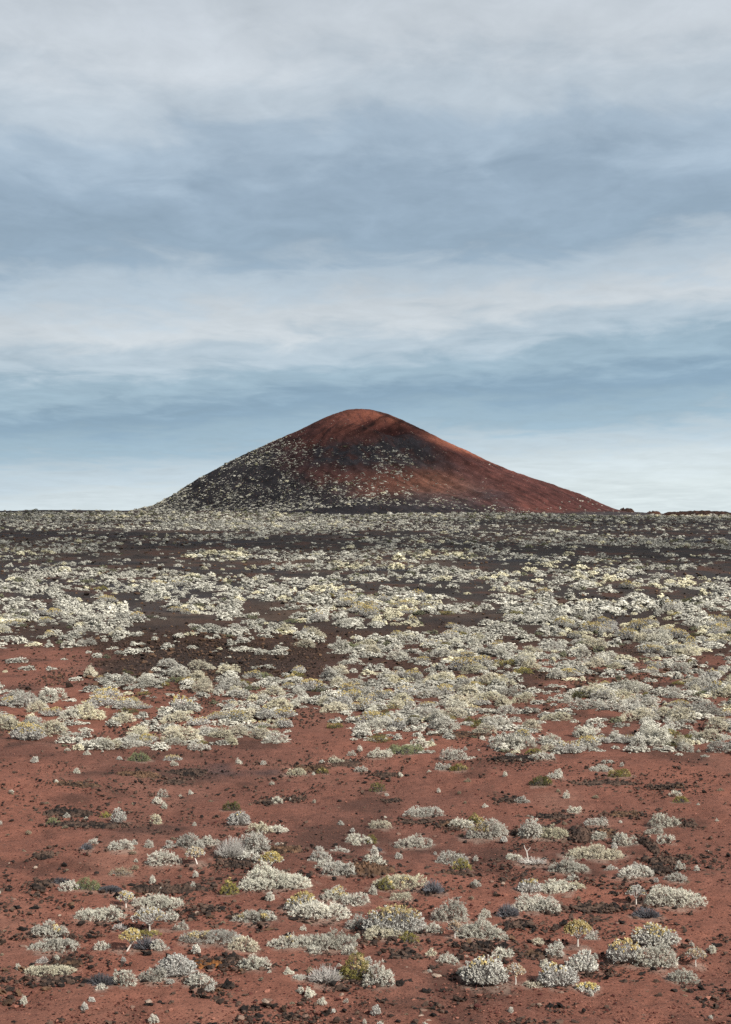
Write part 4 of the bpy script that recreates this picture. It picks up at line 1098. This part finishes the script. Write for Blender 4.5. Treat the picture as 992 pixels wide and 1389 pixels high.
# ---- the countless rest: one object a kind
def fars(kind, items, mats_of, name, label, cat):
    Vs = []; Fs = []; Ts = []; mi = []; off = 0
    r3 = np.random.default_rng(abs(hash(kind)) % 1000 if False else len(kind)*31)
    protos_ = {}
    for lod, (nt, nl_, tl_) in enumerate(((90, 7, .085), (44, 6, .125), (18, 6, .20))):
        for k in range(8):
            P_, N_, _ = lobe_points(1.0, .9, .56, nt, r3, lobes=int(r3.integers(2, 5)) if lod < 2 else int(r3.integers(1, 4)))
            b = Bag(); domes(b, P_*.93, unit(N_+np.array([0, 0, .3])), nl_, tl_*.8, tl_*.62, r3)
            core = Bag(); E = P_*.93; A_ = P_*np.array([.5, .5, 0]); tubes(core, np.stack([A_, E], 1), .012, .006, r3)
            protos_[lod, k] = (b.data(), core.data())
    for W_, g, lod in items:
        (v, f, t), (cv, cf, ct) = protos_[lod, int(r3.integers(8))]
        a = r3.random()*6.28; c, sn = math.cos(a), math.sin(a); sc = np.array([W_*r3.uniform(1, 1.8), W_, W_*r3.uniform(.5, .9)])
        tone = r3.normal()*.26; yq = r3.random()
        for (vv, ff, tt), m_ in (((v, f, t), 0), ((cv, cf, ct), 1)):
            if m_ == 1 and lod == 2: continue
            q = np.stack([vv[:, 0]*c-vv[:, 1]*sn, vv[:, 0]*sn+vv[:, 1]*c, vv[:, 2]], 1)*sc+g
            Vs.append(q.astype(np.float32)); Fs.append(ff+off); off += len(q)
            t2 = tt.copy(); 
            if m_ == 0: t2[:, 0] = np.clip(t2[:, 0]+tone, 0, 1); t2[:, 1] = np.clip(t2[:, 1]*.4+yq*.6, 0, 1)
            Ts.append(t2); mi.append(np.full(len(ff), m_, np.int32))
    me = mesh_from(name, np.concatenate(Vs), np.concatenate(Fs), M[mats_of[0]], np.concatenate(Ts)); me.materials.append(M[mats_of[1]])
    me.polygons.foreach_set('material_index', np.concatenate(mi))
    tag(link(name, me), label, cat, kind='stuff')
M['far_yellow'] = leaf_material('cream_leaf', (.58, .55, .46), (.63, .575, .41), .3, .12)
M['far_silver'] = leaf_material('weathered_silver_leaf', (.52, .505, .45), (.67, .64, .54), .42, .12)
M['far_green'] = leaf_material('dull_green_leaf', (.13, .13, .085), (.23, .225, .14), .4, .12)
items = {k: [] for k in rest}
for k, lst in rest.items():
    for px, py, s, g in lst:
        items[k].append((s*g[1]/F, g-np.array([0, 0, .04]), 0 if py > 835 else 1 if py > 765 else 2))
for _ in range(900):                     # along the crest of the plain
    y = rng.uniform(860, 1085); x = rng.uniform(-330, 330)
    W_ = float(np.clip(1.3*math.exp(rng.normal()*.35), .6, 2.6)); u = rng.random()
    if float(cone_z(x, y)) > float(ground_z(x, y)): continue
    items['green_bush' if u < .4 else 'spurge_dome' if u < .5 else 'silver_shrub'].append((W_, np.array([x, y, float(ground_z(x, y))-.06]), 2))
# shrubs on the volcano: thick on the left flank and the foot, thinning up into the red cinder
n = 0; tries = 0
while tries < 150000 and n < 11500:
    tries += 1
    x = rng.uniform(-205, 195); y = DV-rng.uniform(-6, 165)
    z = float(cone_z(x, y))
    if z < float(ground_z(x, y))-.3: continue
    px, py = project(x, y, z); n1 = fbm(px/40, py/22, 3, 71.0); n2 = fbm(px/12, py/8, 2, 81.0)
    left = float(sstep(500, 330, px)); low = float(sstep(615, 682, py)); 
    d = left*.62*float(sstep(575, 600, py))+low*.62*float(sstep(690, 560, px))+.08
    d += .40*math.exp(-((px-520)/52)**2-((py-622)/19)**2)
    d += .9*float(sstep(684, 691, py))*float(sstep(770, 640, px))
    d *= float(np.clip((n1-.30)*3.2+(n2-.5)*1.6+.2, .05, 1.2))
    if py < 596: d *= .12
    if math.hypot((px-340)/42, (py-644)/13) < 1: d *= .25
    if rng.random() > d: continue
    W_ = float(np.clip(.50*math.exp(rng.normal()*.60), .22, 2.2))*(1+.25*(485 < px < 560 and py < 645))
    if px > 560 and py < 676: W_ *= .6
    if px > 610 and rng.random() < .55: continue
    u = rng.random(); k = 'green_bush' if u < .13 else 'spurge_dome' if u < .2 else 'silver_shrub'
    items[k].append((W_, np.array([x, y, z-.15]), 2)); n += 1
fars('silver', items['silver_shrub'], ('far_silver', 'twig_brown_shaded'), 'silver_shrubland', 'countless small silver shrubs covering the plain and the volcano flanks', 'shrubland')
fars('spurge', items['spurge_dome'], ('far_yellow', 'twig_brown_shaded'), 'spurge_shrubland', 'countless cream-topped spurge domes mixed into the far shrubland', 'shrubland')
fars('green', items['green_bush'], ('far_green', 'twig_dark'), 'green_shrubland', 'countless dull green bushes mixed into the far shrubland', 'shrubland')
# far lava crumbs, brown and black, between the shrubs
fb = Bag(); fp = []; fs = []
while len(fp) < 6500:
    px = rng.uniform(-80, 1072); py = rng.uniform(706, 935)
    n1 = fbm(px/80, py/9, 3, 91.0)
    if rng.random() > np.clip((n1-.42)*5, .10, 1)+.35*math.exp(-((py-775)/12)**2): continue
    g = unproject(px, py)
    if g is None or g[1] > 1000: continue
    fp.append(g); fs.append(float(np.clip(math.exp(rng.normal()*.5)*1.25*g[1]/F, .08, .62)))
for _ in range(1500):                    # the rusty lava ridge beyond the red ground
    px = rng.normal()*95+285; py = rng.uniform(858, 938)
    if _ % 4 == 0: px = rng.normal()*80+815; py = rng.normal()*9+919
    g = unproject(px, py)
    fp.append(g); fs.append(float(np.clip(.13*math.exp(rng.normal()*.5), .06, .42)))
rubble(fb, fp, fs, rng, .8)
V, Fq, t = fb.data()
tag(link('far_rubble', mesh_from('far_rubble', V, Fq, M['lava_brown'], t)), 'brown and black lava blocks half hidden among the plain shrubs', 'rubble', kind='stuff')
# rocks breaking the skyline to the right of the volcano
def crag(px0, px1, pyb, pyt, Y, seed, label):
    r4 = np.random.default_rng(seed); m = Y/F; W_ = (px1-px0)*m; H_ = (pyb-pyt)*m*1.15
    nx_, ny_ = 60, 26; xs = np.linspace(-.5, .5, nx_); ys = np.linspace(-.5, .5, ny_); XX, YY = np.meshgrid(xs, ys)
    e = np.maximum(1-(np.abs(XX)*2)**2.6-(YY*2)**2, 0)**.45
    k = W_/8
    h = H_*e*(.62+.75*(fbm(XX*3*max(1, k/2)+seed, YY*3, 3)-.35))+(fbm(XX*14*max(1, k/3)+seed, YY*9, 2)-.5)*H_*.35*(e > 0)
    V = np.stack([XX.ravel()*W_, YY.ravel()*min(W_, 14), h.ravel()], 1)
    idx = np.arange(nx_*ny_).reshape(ny_, nx_); Fq = np.stack([idx[:-1, :-1], idx[:-1, 1:], idx[1:, 1:], idx[1:, :-1]], -1).reshape(-1, 4)
    x = ((px0+px1)/2-CX)*m; zb = EYE+(CY-pyb)*m
    o = link('rock_crag', mesh_from('rock_crag', V, Fq, M['far_rock'], np.full((len(V), 2), .5)), None, (x, Y, zb-.3))
    tag(o, label, 'rock', 'rust-brown crags on the skyline')
crag(838, 861, 697, 687.2, 1105, 1, 'isolated rust-brown crag on the skyline just past the foot of the volcano')
crag(876, 897, 699, 691.8, 1092, 2, 'low rust-brown crag between the isolated crag and the long ragged one')
crag(894, 1010, 700, 691.4, 1090, 3, 'long ragged brown crag ridge along the skyline, longest of the three')

# ---- pale leaf litter and dust gathered round the feet of the larger shrubs
pcol = np.zeros(len(V_ground)*4, np.float32); gattr = ground.data.color_attributes['pigment'].data; gattr.foreach_get('color', pcol); pcol = pcol.reshape(-1, 4)
ln = fbm(V_ground[:, 0]/.35, V_ground[:, 1]/.35, 3, 15.0)
lit = np.zeros(len(V_ground))
for a, b, c in placed[:len(P)]:
    s_ = np.abs(V_ground[:, 0]-a) < c*2; ii = np.where(s_ & (np.abs(V_ground[:, 1]-b) < c*2.2))[0]
    d_ = np.hypot((V_ground[ii, 0]-a)/c, (V_ground[ii, 1]-b)/(c*.95))
    lit[ii] = np.maximum(lit[ii], sstep(1.45, .95, d_+(ln[ii]-.5)*1.3))
pcol[:, :3] = pcol[:, :3]*(1-.55*lit[:, None])+np.array(L((142, 124, 112)))*.55*lit[:, None]
gattr.foreach_set('color', pcol.ravel())

# ================================================================== CAMERA
cd = bpy.data.cameras.new('camera'); co = link('camera', cd, None, (0, 0, EYE))
co.rotation_euler = (math.radians(90), 0, 0)
cd.sensor_fit = 'VERTICAL'; cd.sensor_height = 36; cd.lens = 36*F/1389; cd.clip_start = .5; cd.clip_end = 60000
scene.camera = co
vs = scene.view_settings
scene.display_settings.display_device = 'sRGB'; vs.view_transform = 'Standard'; vs.look = 'None'; vs.exposure = .32; vs.gamma = 1; vs.use_curve_mapping = False
scene.cycles.max_bounces = 6; scene.cycles.diffuse_bounces = 3; scene.cycles.transparent_max_bounces = 8
scene.cycles.use_denoising = False
